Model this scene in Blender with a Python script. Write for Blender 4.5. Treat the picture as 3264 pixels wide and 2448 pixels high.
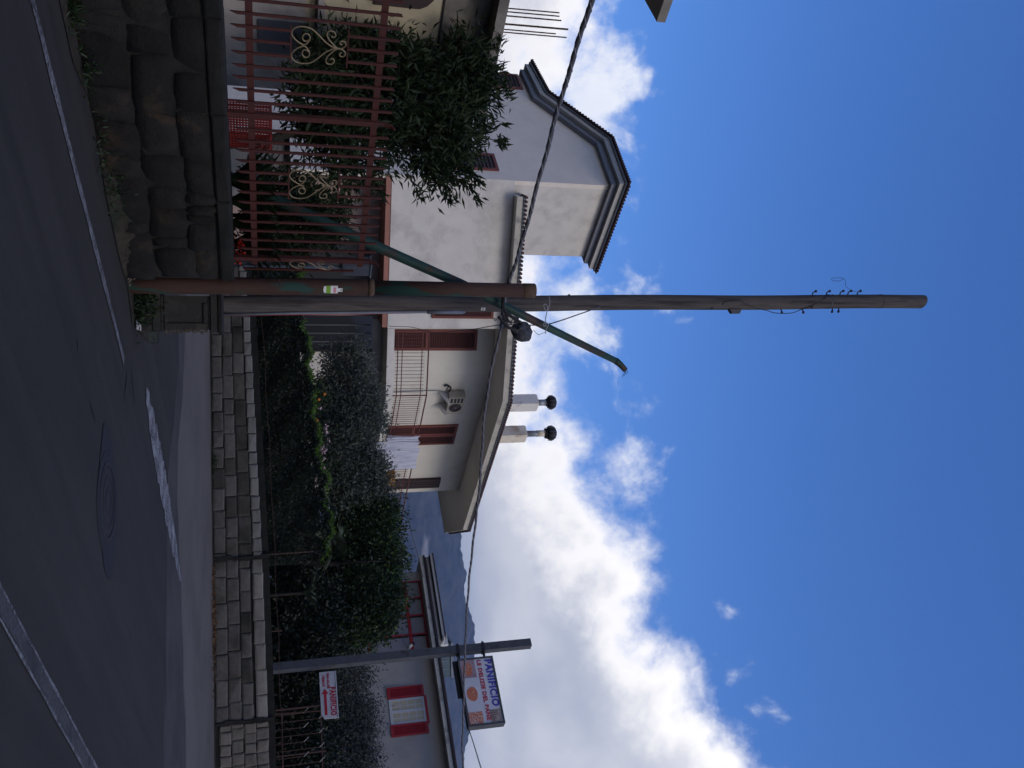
import bpy, math, random
import numpy as np
from mathutils import Vector, Matrix
random.seed(7); rng = np.random.default_rng(7)
S = bpy.context.scene
for o in list(bpy.data.objects): bpy.data.objects.remove(o)
COL = S.collection

# ------------------------------------------------------------------ camera
FPX = 2767.0                                   # focal length in pixels of the 3264 x 2448 photograph
PITCH = math.atan(782 / FPX); ROLL = 0.012
_F = np.array([0, math.cos(PITCH), math.sin(PITCH)]); _U0 = np.array([0, -math.sin(PITCH), math.cos(PITCH)]); _X = np.array([1., 0, 0])
_R = _X * math.cos(ROLL) - _U0 * math.sin(ROLL); _U = _U0 * math.cos(ROLL) + _X * math.sin(ROLL)
EYE = np.array([0, 0, 1.6])
cd = bpy.data.cameras.new('camera'); cam = bpy.data.objects.new('camera', cd); COL.objects.link(cam)
cd.sensor_fit = 'HORIZONTAL'; cd.sensor_width = 36; cd.lens = 36 * FPX / 3264; cd.clip_start = 0.05; cd.clip_end = 20000
# the phone was held upright: the picture's right-hand side is the sky, its top is the left of the street
M4 = Matrix(((_U[0], -_R[0], -_F[0], EYE[0]), (_U[1], -_R[1], -_F[1], EYE[1]), (_U[2], -_R[2], -_F[2], EYE[2]), (0, 0, 0, 1)))
cam.matrix_world = M4
S.camera = cam
S.render.resolution_x = 1024; S.render.resolution_y = 768

# ------------------------------------------------------------------ light
SUN_EL, SUN_AZ = math.radians(38), math.radians(150)       # azimuth clockwise from +Y (the way the camera looks)
sd = Vector((math.sin(SUN_AZ) * math.cos(SUN_EL), math.cos(SUN_AZ) * math.cos(SUN_EL), math.sin(SUN_EL)))
sl = bpy.data.lights.new('sun', 'SUN'); sl.energy = 1.5; sl.angle = math.radians(24); sl.color = (1, .88, .72)
so = bpy.data.objects.new('sun', sl); COL.objects.link(so); so.rotation_euler = (-sd).to_track_quat('-Z', 'Y').to_euler(); so.location = (20, -20, 30)
S.view_settings.view_transform = 'Standard'; S.view_settings.look = 'None'; S.view_settings.exposure = 0.0; S.view_settings.gamma = 1
w = bpy.data.worlds.new('World'); S.world = w; w.use_nodes = True
def build_world():
    nt = w.node_tree; nt.nodes.clear(); N = nt.nodes.new; L = nt.links.new
    def math_(op, a, b=None, c=None, clamp=False):
        n = N('ShaderNodeMath'); n.operation = op; n.use_clamp = clamp
        for i, x in enumerate((a, b, c)):
            if x is None: continue
            if isinstance(x, (int, float)): n.inputs[i].default_value = x
            else: L(x, n.inputs[i])
        return n.outputs[0]
    def sstep(x, lo, hi):
        n = N('ShaderNodeMapRange'); n.interpolation_type = 'SMOOTHSTEP'; L(x, n.inputs[0]); n.inputs[1].default_value = lo; n.inputs[2].default_value = hi; return n.outputs[0]
    def mix(f, a, b):
        n = N('ShaderNodeMix'); n.data_type = 'RGBA'; L(f, n.inputs[0])
        for i, x in ((6, a), (7, b)):
            if isinstance(x, tuple): n.inputs[i].default_value = x + (1,)
            else: L(x, n.inputs[i])
        return n.outputs[2]
    out = N('ShaderNodeOutputWorld'); bg = N('ShaderNodeBackground'); bg.inputs[1].default_value = 0.1; L(bg.outputs[0], out.inputs[0])
    sky = N('ShaderNodeTexSky'); sky.sky_type = 'NISHITA'; sky.sun_disc = False; sky.sun_elevation = SUN_EL; sky.sun_rotation = SUN_AZ
    sky.air_density = 1.0; sky.dust_density = 0.3; sky.ozone_density = 4.0; sky.altitude = 200
    tint = N('ShaderNodeHueSaturation'); tint.inputs['Saturation'].default_value = 1.25; tint.inputs['Value'].default_value = 2.0; tint.inputs['Hue'].default_value = .512; L(sky.outputs[0], tint.inputs['Color'])
    tc = N('ShaderNodeTexCoord'); sp = N('ShaderNodeSeparateXYZ'); L(tc.outputs['Generated'], sp.inputs[0]); x, y, z = sp.outputs
    zz = math_('ADD', math_('MAXIMUM', z, 0.0), 0.18)
    pc = N('ShaderNodeCombineXYZ'); L(math_('DIVIDE', x, zz), pc.inputs[0]); L(math_('DIVIDE', y, zz), pc.inputs[1])
    def noise(vec, sc, det, rough, off=0, dist=0.0):
        m = N('ShaderNodeMapping'); L(vec, m.inputs[0]); m.inputs[1].default_value = (off, off * .7, off * .3)
        n = N('ShaderNodeTexNoise'); n.inputs['Scale'].default_value = sc; n.inputs['Detail'].default_value = det; n.inputs['Roughness'].default_value = rough; n.inputs['Distortion'].default_value = dist
        L(m.outputs[0], n.inputs[0]); return n.outputs[0]
    big = noise(pc.outputs[0], 1.1, 3, .5, 3.1); fine = noise(tc.outputs['Generated'], 5.5, 12, .62, 1.7, .15); tiny = noise(tc.outputs['Generated'], 21.0, 10, .62, 4.4, .2); wisp = noise(tc.outputs['Generated'], 6.5, 12, .62, 9.2, .2)
    # the cloud bank: everything lower than an uneven edge, which climbs to the right
    edge = math_('ADD', math_('MULTIPLY', math_('MAXIMUM', math_('SUBTRACT', x, 0.02), 0.0), 0.42), 0.318)
    h = math_('SUBTRACT', edge, z)
    h = math_('ADD', h, math_('MULTIPLY', math_('SUBTRACT', big, .5), .12))
    h = math_('ADD', h, math_('MULTIPLY', math_('SUBTRACT', fine, .5), .34))
    h = math_('ADD', h, math_('MULTIPLY', math_('SUBTRACT', tiny, .5), .07))
    cover = sstep(h, -0.034, 0.05)
    core = sstep(h, 0.03, 0.125)
    shade = sstep(big, .36, .62)
    # loose shreds above the edge
    sh = math_('SUBTRACT', wisp, math_('ADD', math_('MULTIPLY', math_('ABSOLUTE', math_('SUBTRACT', z, math_('ADD', edge, .03))), 2.0), .455))
    shred = math_('MULTIPLY', sstep(sh, 0.0, 0.16), .88)
    grey = mix(sstep(math_('ADD', big, math_('MULTIPLY', math_('SUBTRACT', fine, .5), .5)), .36, .64), (5.0, 5.5, 6.7), (8.6, 8.7, 9.3))
    ccol = mix(core, (14.0, 13.6, 13.2), grey)
    base = mix(shred, tint.outputs[0], (12.0, 12.2, 12.6))
    L(mix(cover, base, ccol), bg.inputs[0])
build_world()

# ------------------------------------------------------------------ geometry helpers
V = lambda *a: np.array(a, float)
SLY, SLX = 0.02, 0.012                         # the street climbs gently away and to the right
def gz(x, y): return SLY * y + SLX * x
def ray(u, v): return _F + _R * ((u - 1224) / FPX) + _U * ((v - 1632) / FPX)
def G(u, v):                                   # a pixel's point on the ground
    d = ray(u, v); t = -EYE[2] / (d[2] - SLY * d[1] - SLX * d[0]); return EYE + t * d
def P(u, v, Y): d = ray(u, v); return EYE + d * (Y / d[1])
def W(u, v, A, dr):                            # a pixel's point on an upright wall through A along dr
    n = V(dr[1], -dr[0], 0); d = ray(u, v); return EYE + d * (np.dot(n, np.array(A) - EYE) / np.dot(n, d))
def dep(p): return float(np.dot(np.array(p) - EYE, _F))
nrm = lambda a: a / np.linalg.norm(a)
FD = nrm(V(.824, 1, 0)); GD = nrm(V(-1.083, 1, 0)); WD = nrm(V(3.12, 1, 0)); Z = V(0, 0, 1)
left_n = lambda d: V(-d[1], d[0], 0)

class MB:
    def __init__(s): s.v = []; s.f = []
    def add(s, vs, fs):
        b = len(s.v); s.v += [tuple(map(float, p)) for p in vs]; s.f += [tuple(b + i for i in f) for f in fs]; return s
    def box(s, o, a, b, c):                    # corner + three edge vectors
        o, a, b, c = map(np.array, (o, a, b, c)); p = [o, o + a, o + a + b, o + b, o + c, o + a + c, o + a + b + c, o + b + c]
        return s.add(p, [(0, 3, 2, 1), (4, 5, 6, 7), (0, 1, 5, 4), (1, 2, 6, 5), (2, 3, 7, 6), (3, 0, 4, 7)])
    def cbox(s, c, a, b, d):                   # centre + three full-size edge vectors
        c, a, b, d = map(np.array, (c, a, b, d)); return s.box(c - (a + b + d) / 2, a, b, d)
    def prism(s, poly, vec):                   # polygon (3-D points) pushed along a vector
        n = len(poly); vec = np.array(vec); p = [np.array(q, float) for q in poly]; p += [q + vec for q in p]
        return s.add(p, [tuple(range(n))[::-1], tuple(range(n, 2 * n))] + [(i, (i + 1) % n, n + (i + 1) % n, n + i) for i in range(n)])
    def tube(s, pts, r, k=8, caps=True):
        pts = [np.array(p, float) for p in pts]; n = len(pts); rs = r if hasattr(r, '__len__') else [r] * n
        vs = []; up = None
        for i, p in enumerate(pts):
            t = nrm(pts[min(i + 1, n - 1)] - pts[max(i - 1, 0)] + 1e-9)
            if up is None: up = V(0, 0, 1) if abs(t[2]) < .9 else V(1, 0, 0)
            a = nrm(np.cross(t, up)); b = np.cross(a, t); up = b
            vs += [p + rs[i] * (a * math.cos(q) + b * math.sin(q)) for q in [2 * math.pi * j / k for j in range(k)]]
        fs = [(i * k + j, i * k + (j + 1) % k, (i + 1) * k + (j + 1) % k, (i + 1) * k + j) for i in range(n - 1) for j in range(k)]
        if caps: fs += [tuple(range(k))[::-1], tuple(range((n - 1) * k, n * k))]
        return s.add(vs, fs)
    def build(s, name, m, parent=None, smooth=False, kind=None):
        me = bpy.data.meshes.new(name); me.from_pydata(s.v, [], s.f); me.update()
        if smooth: me.polygons.foreach_set('use_smooth', [True] * len(me.polygons))
        return mobj(name, me, m, parent, kind)
def mobj(name, me, m, parent=None, kind=None):
    if m is not None and not me.materials: me.materials.append(m)
    o = bpy.data.objects.new(name, me); COL.objects.link(o)
    if parent is not None: o.parent = parent; o.matrix_parent_inverse = Matrix.Translation(-parent.location)
    if kind: o['kind'] = kind
    return o
def tag(o, label, cat, group=None):
    o['label'] = label; o['category'] = cat
    if group: o['group'] = group
    return o
def thing(name, loc, label, cat, group=None):
    o = bpy.data.objects.new(name, None); COL.objects.link(o); o.location = [float(q) for q in loc]; o.empty_display_size = .2
    return tag(o, label, cat, group)
def struct(o): o['kind'] = 'structure'; return o
def spline(pts, n=6):                          # Catmull-Rom
    p = [np.array(q, float) for q in pts]; p = [2 * p[0] - p[1]] + p + [2 * p[-1] - p[-2]]; r = []
    for i in range(1, len(p) - 2):
        for k in range(n):
            t = k / n; a, b, c, d = p[i - 1:i + 3]
            r.append(.5 * (2 * b + (c - a) * t + (2 * a - 5 * b + 4 * c - d) * t * t + (3 * b - a - 3 * c + d) * t ** 3))
    return r + [p[-2]]
def txt(s, size, name, m, parent, o, ax, up, bold=.0, align='LEFT', sx=1.0):   # flat lettering on a sign face
    cu = bpy.data.curves.new('t', 'FONT'); cu.body = s; cu.size = size; cu.align_x = align; cu.offset = bold; cu.extrude = .0015; cu.resolution_u = 3; cu.space_character = 1.13
    t = bpy.data.objects.new('t', cu); COL.objects.link(t); bpy.context.view_layer.update()
    me = bpy.data.meshes.new_from_object(t.evaluated_get(bpy.context.evaluated_depsgraph_get())); bpy.data.objects.remove(t); bpy.data.curves.remove(cu)
    ax, up = nrm(np.array(ax)), nrm(np.array(up)); nn = np.cross(ax, up)
    co = np.zeros(len(me.vertices) * 3); me.vertices.foreach_get('co', co); co = co.reshape(-1, 3); sx = sx / (co[:, 0].max() - co[:, 0].min())
    co = np.array(o) + co[:, :1] * sx * ax + co[:, 1:2] * up + co[:, 2:] * nn
    me.vertices.foreach_set('co', co.ravel()); me.materials.clear(); me.update()
    return mobj(name, me, m, parent)

# ------------------------------------------------------------------ materials
def mat(name, c1, c2=None, sc=8, c3=None, sc3=1.5, lo3=.5, hi3=.7, rough=.85, bump=0, bsc=60, rnd=0, metal=0, spec=.3, stretch=None, det=6):
    m = bpy.data.materials.new(name); m.use_nodes = True; nt = m.node_tree; N = nt.nodes.new; L = nt.links.new
    b = nt.nodes['Principled BSDF']; b.inputs['Roughness'].default_value = rough; b.inputs['Metallic'].default_value = metal; b.inputs['Specular IOR Level'].default_value = spec
    b.inputs['Base Color'].default_value = tuple(c1) + (1,)
    if c2 is None and not bump and not rnd: return m
    geo = N('ShaderNodeNewGeometry'); vec = geo.outputs['Position']
    if stretch: mp = N('ShaderNodeMapping'); mp.inputs['Scale'].default_value = stretch; L(vec, mp.inputs[0]); vec = mp.outputs[0]
    def noise(s, d=6):
        n = N('ShaderNodeTexNoise'); n.inputs['Scale'].default_value = s; n.inputs['Detail'].default_value = d; n.inputs['Roughness'].default_value = .6; L(vec, n.inputs[0]); return n.outputs[0]
    def mr(x, lo, hi):
        n = N('ShaderNodeMapRange'); n.inputs[1].default_value = lo; n.inputs[2].default_value = hi; L(x, n.inputs[0]); return n.outputs[0]
    def mix(f, a, c):
        n = N('ShaderNodeMix'); n.data_type = 'RGBA'; L(f, n.inputs[0])
        for i, q in ((6, a), (7, c)):
            if isinstance(q, tuple): n.inputs[i].default_value = q + (1,)
            else: L(q, n.inputs[i])
        return n.outputs[2]
    col = tuple(c1)
    if c2 is not None: col = mix(mr(noise(sc, det), .32, .68), tuple(c1), tuple(c2))
    if c3 is not None: col = mix(mr(noise(sc3, 8), lo3, hi3), col, tuple(c3))
    if rnd:
        oi = N('ShaderNodeObjectInfo'); hs = N('ShaderNodeHueSaturation')
        vv = N('ShaderNodeMapRange'); vv.inputs[3].default_value = 1 - rnd; vv.inputs[4].default_value = 1 + rnd; L(oi.outputs['Random'], vv.inputs[0]); L(vv.outputs[0], hs.inputs['Value'])
        if isinstance(col, tuple): hs.inputs['Color'].default_value = col + (1,)
        else: L(col, hs.inputs['Color'])
        col = hs.outputs[0]
    if not isinstance(col, tuple): L(col, b.inputs['Base Color'])
    if bump:
        bn = N('ShaderNodeBump'); bn.inputs['Strength'].default_value = bump; bn.inputs['Distance'].default_value = .02; L(noise(bsc, 8), bn.inputs['Height']); L(bn.outputs[0], b.inputs['Normal'])
    return m
def leafmat(name, c1, c2, sc=9, trans=.25, rough=.5):
    m = bpy.data.materials.new(name); m.use_nodes = True; nt = m.node_tree; N = nt.nodes.new; L = nt.links.new
    b = nt.nodes['Principled BSDF']; b.inputs['Roughness'].default_value = rough; b.inputs['Specular IOR Level'].default_value = .35
    geo = N('ShaderNodeNewGeometry'); n = N('ShaderNodeTexNoise'); n.inputs['Scale'].default_value = sc; n.inputs['Detail'].default_value = 4; L(geo.outputs['Position'], n.inputs[0])
    r = N('ShaderNodeMapRange'); r.inputs[1].default_value = .3; r.inputs[2].default_value = .7; L(n.outputs[0], r.inputs[0])
    mx = N('ShaderNodeMix'); mx.data_type = 'RGBA'; mx.inputs[6].default_value = c1 + (1,); mx.inputs[7].default_value = c2 + (1,); L(r.outputs[0], mx.inputs[0]); L(mx.outputs[2], b.inputs['Base Color'])
    tr = N('ShaderNodeBsdfTranslucent'); L(mx.outputs[2], tr.inputs[0]); ms = N('ShaderNodeMixShader'); ms.inputs[0].default_value = trans
    L(b.outputs[0], ms.inputs[1]); L(tr.outputs[0], ms.inputs[2]); L(ms.outputs[0], nt.nodes['Material Output'].inputs[0])
    return m
M = {}
def asphaltmat(name, c1, c2, c3):
    m = mat(name, c1); nt = m.node_tree; N = nt.nodes.new; L = nt.links.new; b = nt.nodes['Principled BSDF']; b.inputs['Roughness'].default_value = .88; geo = N('ShaderNodeNewGeometry')
    def noise(sc, det, rough=.6, streak=False):
        vec = geo.outputs['Position']
        if streak:
            a = N('ShaderNodeMapping'); a.inputs['Rotation'].default_value = (0, 0, -math.atan2(FD[1], FD[0])); L(vec, a.inputs[0]); c = N('ShaderNodeMapping'); c.inputs['Scale'].default_value = (.12, 1.6, 1); L(a.outputs[0], c.inputs[0]); vec = c.outputs[0]
        n = N('ShaderNodeTexNoise'); n.inputs['Scale'].default_value = sc; n.inputs['Detail'].default_value = det; n.inputs['Roughness'].default_value = rough; L(vec, n.inputs[0]); return n.outputs[0]
    def rng_(x, lo, hi): r = N('ShaderNodeMapRange'); L(x, r.inputs[0]); r.inputs[1].default_value = lo; r.inputs[2].default_value = hi; return r.outputs[0]
    def mix(f, a, c):
        n = N('ShaderNodeMix'); n.data_type = 'RGBA'; L(f, n.inputs[0])
        for i, q in ((6, a), (7, c)):
            if isinstance(q, tuple): n.inputs[i].default_value = q + (1,)
            else: L(q, n.inputs[i])
        return n.outputs[2]
    grain = noise(95, 6, .75); col = mix(rng_(grain, .36, .66), c1, c2); col = mix(rng_(noise(.5, 6), .42, .66), col, c3); k = mix(rng_(noise(2.2, 5, .6, True), .35, .7), (.80, .80, .80), (1.25, 1.24, 1.22))
    mu = N('ShaderNodeMix'); mu.data_type = 'RGBA'; mu.blend_type = 'MULTIPLY'; mu.inputs[0].default_value = 1; L(col, mu.inputs[6]); L(k, mu.inputs[7]); L(mu.outputs[2], b.inputs['Base Color'])
    bn = N('ShaderNodeBump'); bn.inputs['Strength'].default_value = .7; bn.inputs['Distance'].default_value = .012; L(grain, bn.inputs['Height']); L(bn.outputs[0], b.inputs['Normal']); return m
M['asphalt'] = asphaltmat('asphalt', (.019, .0172, .0158), (.042, .038, .0345), (.026, .0236, .0218))
M['asphalt2'] = mat('pale asphalt', (.098, .089, .080), (.118, .107, .096), 30, (.078, .071, .064), .8, .42, .7, .9, .4, 160)
M['patch'] = mat('tar', (.014, .014, .018), (.022, .022, .026), 30, rough=.85, bump=.4, bsc=120)
M['patch2'] = mat('worn paint', (.030, .030, .032), (.065, .065, .068), 30, (.024, .024, .026), 3, .5, .65, rough=.85)
M['soil'] = mat('soil', (.018, .015, .011), (.040, .031, .021), 14, (.012, .015, .008), 2.2, .52, .64, .95, .8, 40)
M['garden'] = mat('garden soil', (.035, .030, .020), (.02, .03, .012), 3, rough=.95, bump=.6, bsc=20)
M['hill'] = None
def paintmat():
    m = mat('road paint', (.36, .36, .38)); nt = m.node_tree; N = nt.nodes.new; L = nt.links.new; b = nt.nodes['Principled BSDF']
    geo = N('ShaderNodeNewGeometry'); cs = []
    for s, d in ((38, 8), (4.5, 4)):
        n = N('ShaderNodeTexNoise'); n.inputs['Scale'].default_value = s; n.inputs['Detail'].default_value = d; n.inputs['Roughness'].default_value = .65; L(geo.outputs['Position'], n.inputs[0]); cs.append(n.outputs[0])
    a = N('ShaderNodeMath'); a.operation = 'MULTIPLY_ADD'; L(cs[1], a.inputs[0]); a.inputs[1].default_value = .6; L(cs[0], a.inputs[2])
    r = N('ShaderNodeMapRange'); L(a.outputs[0], r.inputs[0]); r.inputs[1].default_value = .70; r.inputs[2].default_value = .96
    mx = N('ShaderNodeMix'); mx.data_type = 'RGBA'; mx.inputs[6].default_value = (.036, .036, .038, 1); mx.inputs[7].default_value = (.20, .20, .21, 1); L(r.outputs[0], mx.inputs[0]); L(mx.outputs[2], b.inputs['Base Color'])
    return m
M['paint'] = paintmat()
M['paint3'] = M['paint'].copy(); [setattr(n_.inputs[7], 'default_value', (.30, .30, .32, 1)) for n_ in M['paint3'].node_tree.nodes if n_.type == 'MIX']
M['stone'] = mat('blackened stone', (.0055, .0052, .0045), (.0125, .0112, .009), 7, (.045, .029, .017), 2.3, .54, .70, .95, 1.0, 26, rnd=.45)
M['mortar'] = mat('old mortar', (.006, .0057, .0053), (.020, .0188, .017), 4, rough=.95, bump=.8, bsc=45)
M['rubble'] = mat('broken brick edge', (.085, .070, .055), (.04, .034, .028), 30, rough=.95, bump=.8, bsc=60)
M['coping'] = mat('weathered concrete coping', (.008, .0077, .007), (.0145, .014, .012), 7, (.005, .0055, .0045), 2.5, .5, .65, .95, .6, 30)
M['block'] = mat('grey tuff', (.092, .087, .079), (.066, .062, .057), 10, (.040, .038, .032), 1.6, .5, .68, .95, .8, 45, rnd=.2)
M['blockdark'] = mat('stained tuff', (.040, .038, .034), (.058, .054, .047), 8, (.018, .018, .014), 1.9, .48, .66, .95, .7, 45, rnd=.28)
M['blockcap'] = mat('pale tuff', (.165, .155, .137), (.13, .123, .11), 9, (.085, .078, .068), 2.0, .52, .72, .95, .7, 45, rnd=.18)
M['blockcapd'] = mat('dull cap tuff', (.155, .150, .138), (.125, .121, .112), 9, (.085, .08, .072), 2.0, .52, .72, .95, .7, 45, rnd=.14)
M['blocktan'] = mat('tan tuff', (.135, .122, .104), (.105, .096, .083), 10, (.07, .062, .052), 2.2, .52, .7, .95, .7, 45, rnd=.2)
M['white'] = mat('white render', (.645, .61, .555), (.575, .545, .50), 2.2, (.45, .425, .385), 1.1, .50, .72, .92, .25, 25)
M['cream'] = mat('cream render', (.64, .61, .54), (.59, .565, .51), 2.5, (.48, .46, .41), 1.2, .58, .8, .92, .25, 25)
M['greyw'] = mat('grey render', (.76, .69, .60), (.70, .635, .555), 3, (.64, .585, .51), .8, .55, .8, .92, .2, 30)
M['soffit'] = mat('dusty soffit paint', (.68, .64, .58), (.62, .585, .53), 3, rough=.95)
M['fascia'] = mat('blue grey fascia', (.22, .235, .27), (.19, .20, .235), 5, rough=.8)
M['fascial'] = mat('pale fascia', (.46, .45, .43), (.38, .375, .36), 6, rough=.8)
M['fcream'] = mat('cream fascia', (.50, .47, .40), (.43, .40, .35), 6, (.18, .17, .16), 2.2, .52, .72, rough=.85)
M['tile'] = mat('dark clay tile', (.075, .040, .036), (.045, .030, .030), 14, rough=.9, rnd=.25)
M['pink'] = mat('salmon render', (.34, .16, .12), (.29, .14, .11), 4, rough=.9)
M['beige'] = mat('pinkish beige render', (.36, .27, .24), (.30, .23, .21), 4, rough=.9)
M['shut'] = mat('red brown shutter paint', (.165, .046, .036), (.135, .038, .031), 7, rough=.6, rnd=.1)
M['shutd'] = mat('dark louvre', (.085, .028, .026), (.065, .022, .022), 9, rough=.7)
M['slat'] = mat('dark brown louvre', (.045, .032, .032), rough=.8)  # one plain dark brown
M['hred'] = mat('bright red paint', (.32, .018, .026), (.26, .015, .022), 7, rough=.5)
M['hwall'] = mat('grey plaster', (.34, .315, .29), (.30, .28, .26), 2.4, (.25, .235, .22), .7, .52, .75, .92, .3, 25)
M['hpale'] = mat('pale plaster', (.33, .33, .34), (.28, .28, .29), 3, rough=.9)
M['iron'] = mat('red oxide iron', (.056, .012, .009), (.042, .010, .008), 14, (.025, .008, .007), 5, .55, .7, .65)
M['gold'] = mat('tarnished gilt', (.21, .16, .095), (.16, .12, .07), 20, (.09, .06, .035), 9, .55, .7, .55, metal=.2)
M['rail'] = mat('rust red rail', (.13, .045, .038), (.10, .035, .03), 14, rough=.7)
M['railr'] = mat('rusty bars', (.045, .026, .022), (.062, .034, .027), 14, rough=.85)
M['wood'] = mat('weathered pole wood', (.075, .066, .062), (.115, .100, .092), 9, (.040, .036, .036), 2.2, .48, .66, .95, .7, 30, stretch=(9, 9, .55))
M['rust'] = mat('rusted green steel', (.052, .024, .015), (.034, .017, .012), 9, (.015, .045, .036), 1.7, .54, .60, .75, .3, 60, stretch=(3.2, 3.2, .8))
M['rustring'] = mat('pale rust', (.085, .055, .032), (.06, .036, .022), 16, rough=.8)
M['green'] = mat('dull green paint', (.012, .042, .034), (.010, .032, .027), 6, (.042, .025, .018), 2.8, .55, .62, .6, .2, 60)
M['conduit'] = mat('grey conduit', (.17, .19, .22), (.13, .15, .18), 9, rough=.6)
M['black'] = mat('black rubber', (.012, .012, .015), (.022, .022, .026), 30, rough=.6)
M['cable'] = mat('weathered cable', (.10, .10, .115), (.055, .055, .065), 40, rough=.8)
M['lash'] = mat('lashing wire', (.26, .26, .29), rough=.5)
M['iron2'] = mat('grey steel', (.075, .078, .088), (.055, .058, .066), 10, (.04, .035, .03), 4, .55, .7, .6)
M['concrete'] = mat('raw concrete', (.235, .215, .185), (.165, .152, .135), 4, (.075, .070, .066), 1.1, .5, .72, .95, .5, 30)
M['concdark'] = mat('damp concrete', (.034, .033, .030), (.022, .0215, .020), 5, (.055, .046, .034), 3.5, .55, .72, .95, .7, 36)
M['cpaint'] = mat('yellowed cream wall', (.47, .41, .28), (.41, .36, .25), 4, (.32, .29, .22), 1.3, .52, .74, .92, .3, 28)
M['cwhite'] = mat('whitewashed wall', (.36, .335, .315), (.30, .285, .27), 5, (.20, .19, .185), 1.6, .5, .7, .92, .3, 28)
M['dark'] = mat('dark interior', (.016, .017, .020), rough=.5)
M['glass'] = mat('dark glass', (.03, .032, .038), rough=.12, spec=.6)
M['glassp'] = mat('curtained glass', (.17, .17, .19), (.20, .20, .22), 2, rough=.25, spec=.5)
M['curtain'] = mat('yellow lace curtain', (.46, .405, .275), (.40, .35, .25), 12, rough=.85)
M['wframe'] = mat('white window frame', (.46, .46, .47), rough=.5)
M['plastic'] = mat('white plastic', (.62, .62, .60), (.55, .55, .53), 9, rough=.45)
M['acwhite'] = mat('ivory casing', (.30, .285, .25), (.24, .23, .20), 9, rough=.5)
M['signw'] = mat('sign white', (.56, .56, .60), (.50, .50, .54), 5, rough=.35)
M['signw2'] = mat('painted tin white', (.44, .43, .44), (.38, .37, .38), 8, (.22, .18, .15), 6, .62, .74, rough=.5)
M['blue'] = mat('sign blue', (.055, .040, .32), rough=.4)
M['red'] = mat('sign red', (.42, .035, .055), rough=.4)
M['redp'] = mat('painted red', (.34, .012, .022), rough=.5)
M['crust'] = mat('bread crust', (.52, .17, .09), (.42, .12, .07), 12, (.58, .28, .16), 9, .5, .7, .5)
M['pinkish'] = mat('photo pink', (.26, .16, .19), (.34, .24, .26), 6, rough=.4)
M['pizza'] = mat('photo pizza', (.40, .10, .065), (.52, .22, .13), 40, (.62, .55, .47), 26, .55, .62, .4)
M['cake'] = mat('photo bread slices', (.46, .40, .36), (.16, .09, .075), 16, rough=.4, stretch=(1, 1, 3))
M['cloth'] = mat('white cloth with painted fold shade', (.60, .61, .68), (.40, .42, .50), 2.2, (.30, .32, .40), 3.5, .58, .66, rough=.9, stretch=(9, 9, .5))  # vertical blue-grey streaks put the shade of the folds into the colour
M['yellow'] = mat('yellow plastic', (.60, .27, .02), (.50, .2, .02), 8, rough=.5)
M['crate'] = mat('red plastic', (.19, .016, .012), (.14, .013, .010), 9, rough=.5)
M['greybox'] = mat('grey plastic box', (.085, .088, .10), (.07, .073, .085), 9, rough=.5)
M['teal'] = mat('teal plastic', (.16, .36, .36), (.12, .30, .30), 6, rough=.5)
M['tealp'] = mat('teal grey cladding', (.075, .115, .14), (.06, .095, .12), 5, rough=.5)
M['chimp'] = mat('pale chimney render', (.78, .74, .66), (.70, .66, .60), 5, (.50, .47, .43), 2.6, .55, .7, .92, .3, 30)
M['chim'] = mat('stained chimney render', (.78, .70, .56), (.68, .61, .49), 5, (.36, .20, .10), 1.9, .52, .68, .92, .3, 30)
M['flue'] = mat('galvanised flue', (.28, .30, .32), (.22, .235, .25), 8, rough=.45, metal=.4)
M['bark'] = mat('bark', (.018, .015, .012), (.030, .025, .020), 12, rough=.95, bump=.8, bsc=40)
M['orange'] = mat('orange peel', (.40, .13, .015), rough=.5)
M['geranium'] = mat('red petals', (.55, .03, .02), rough=.6)
M['flower'] = mat('pink petals', (.55, .40, .42), rough=.6)
M['sgreen'] = mat('sticker green', (.16, .30, .03), rough=.4)
M['spink'] = mat('sticker pink', (.50, .22, .26), rough=.4)
M['scrap'] = mat('paper scrap', (.30, .30, .30), rough=.8)
M['pebble'] = mat('pebbles', (.14, .115, .085), (.07, .06, .05), 30, (.26, .22, .17), 18, .6, .7, rough=.9)
M['lf_tree'] = leafmat('laurel leaf', (.010, .020, .006), (.024, .042, .011), 7, .28, .7)
M['lf_olive'] = leafmat('olive leaf', (.042, .052, .042), (.095, .108, .090), 6, .15, .6)
M['lf_dark'] = leafmat('glossy dark leaf', (.012, .024, .010), (.026, .050, .014), 3, .2)
M['lf_top'] = leafmat('young leaf', (.050, .105, .016), (.085, .16, .020), 6, .3)
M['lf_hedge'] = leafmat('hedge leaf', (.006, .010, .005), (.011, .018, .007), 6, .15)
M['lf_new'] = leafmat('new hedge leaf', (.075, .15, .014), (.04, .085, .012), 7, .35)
M['lf_willow'] = leafmat('grey drooping leaf', (.028, .034, .031), (.065, .073, .067), 6, .2, .6)
M['lf_weed'] = leafmat('weed leaf', (.010, .022, .007), (.022, .042, .011), 9, .3)
M['lf_cycad'] = leafmat('cycad leaflet', (.045, .058, .028), (.085, .10, .055), 9, .1, .8)
M['lf_yucca'] = leafmat('yucca leaf', (.07, .095, .05), (.13, .155, .085), 9, .15, .7)
M['lf_dry'] = leafmat('dead leaf', (.12, .06, .02), (.07, .035, .015), 9, .1)

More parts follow.
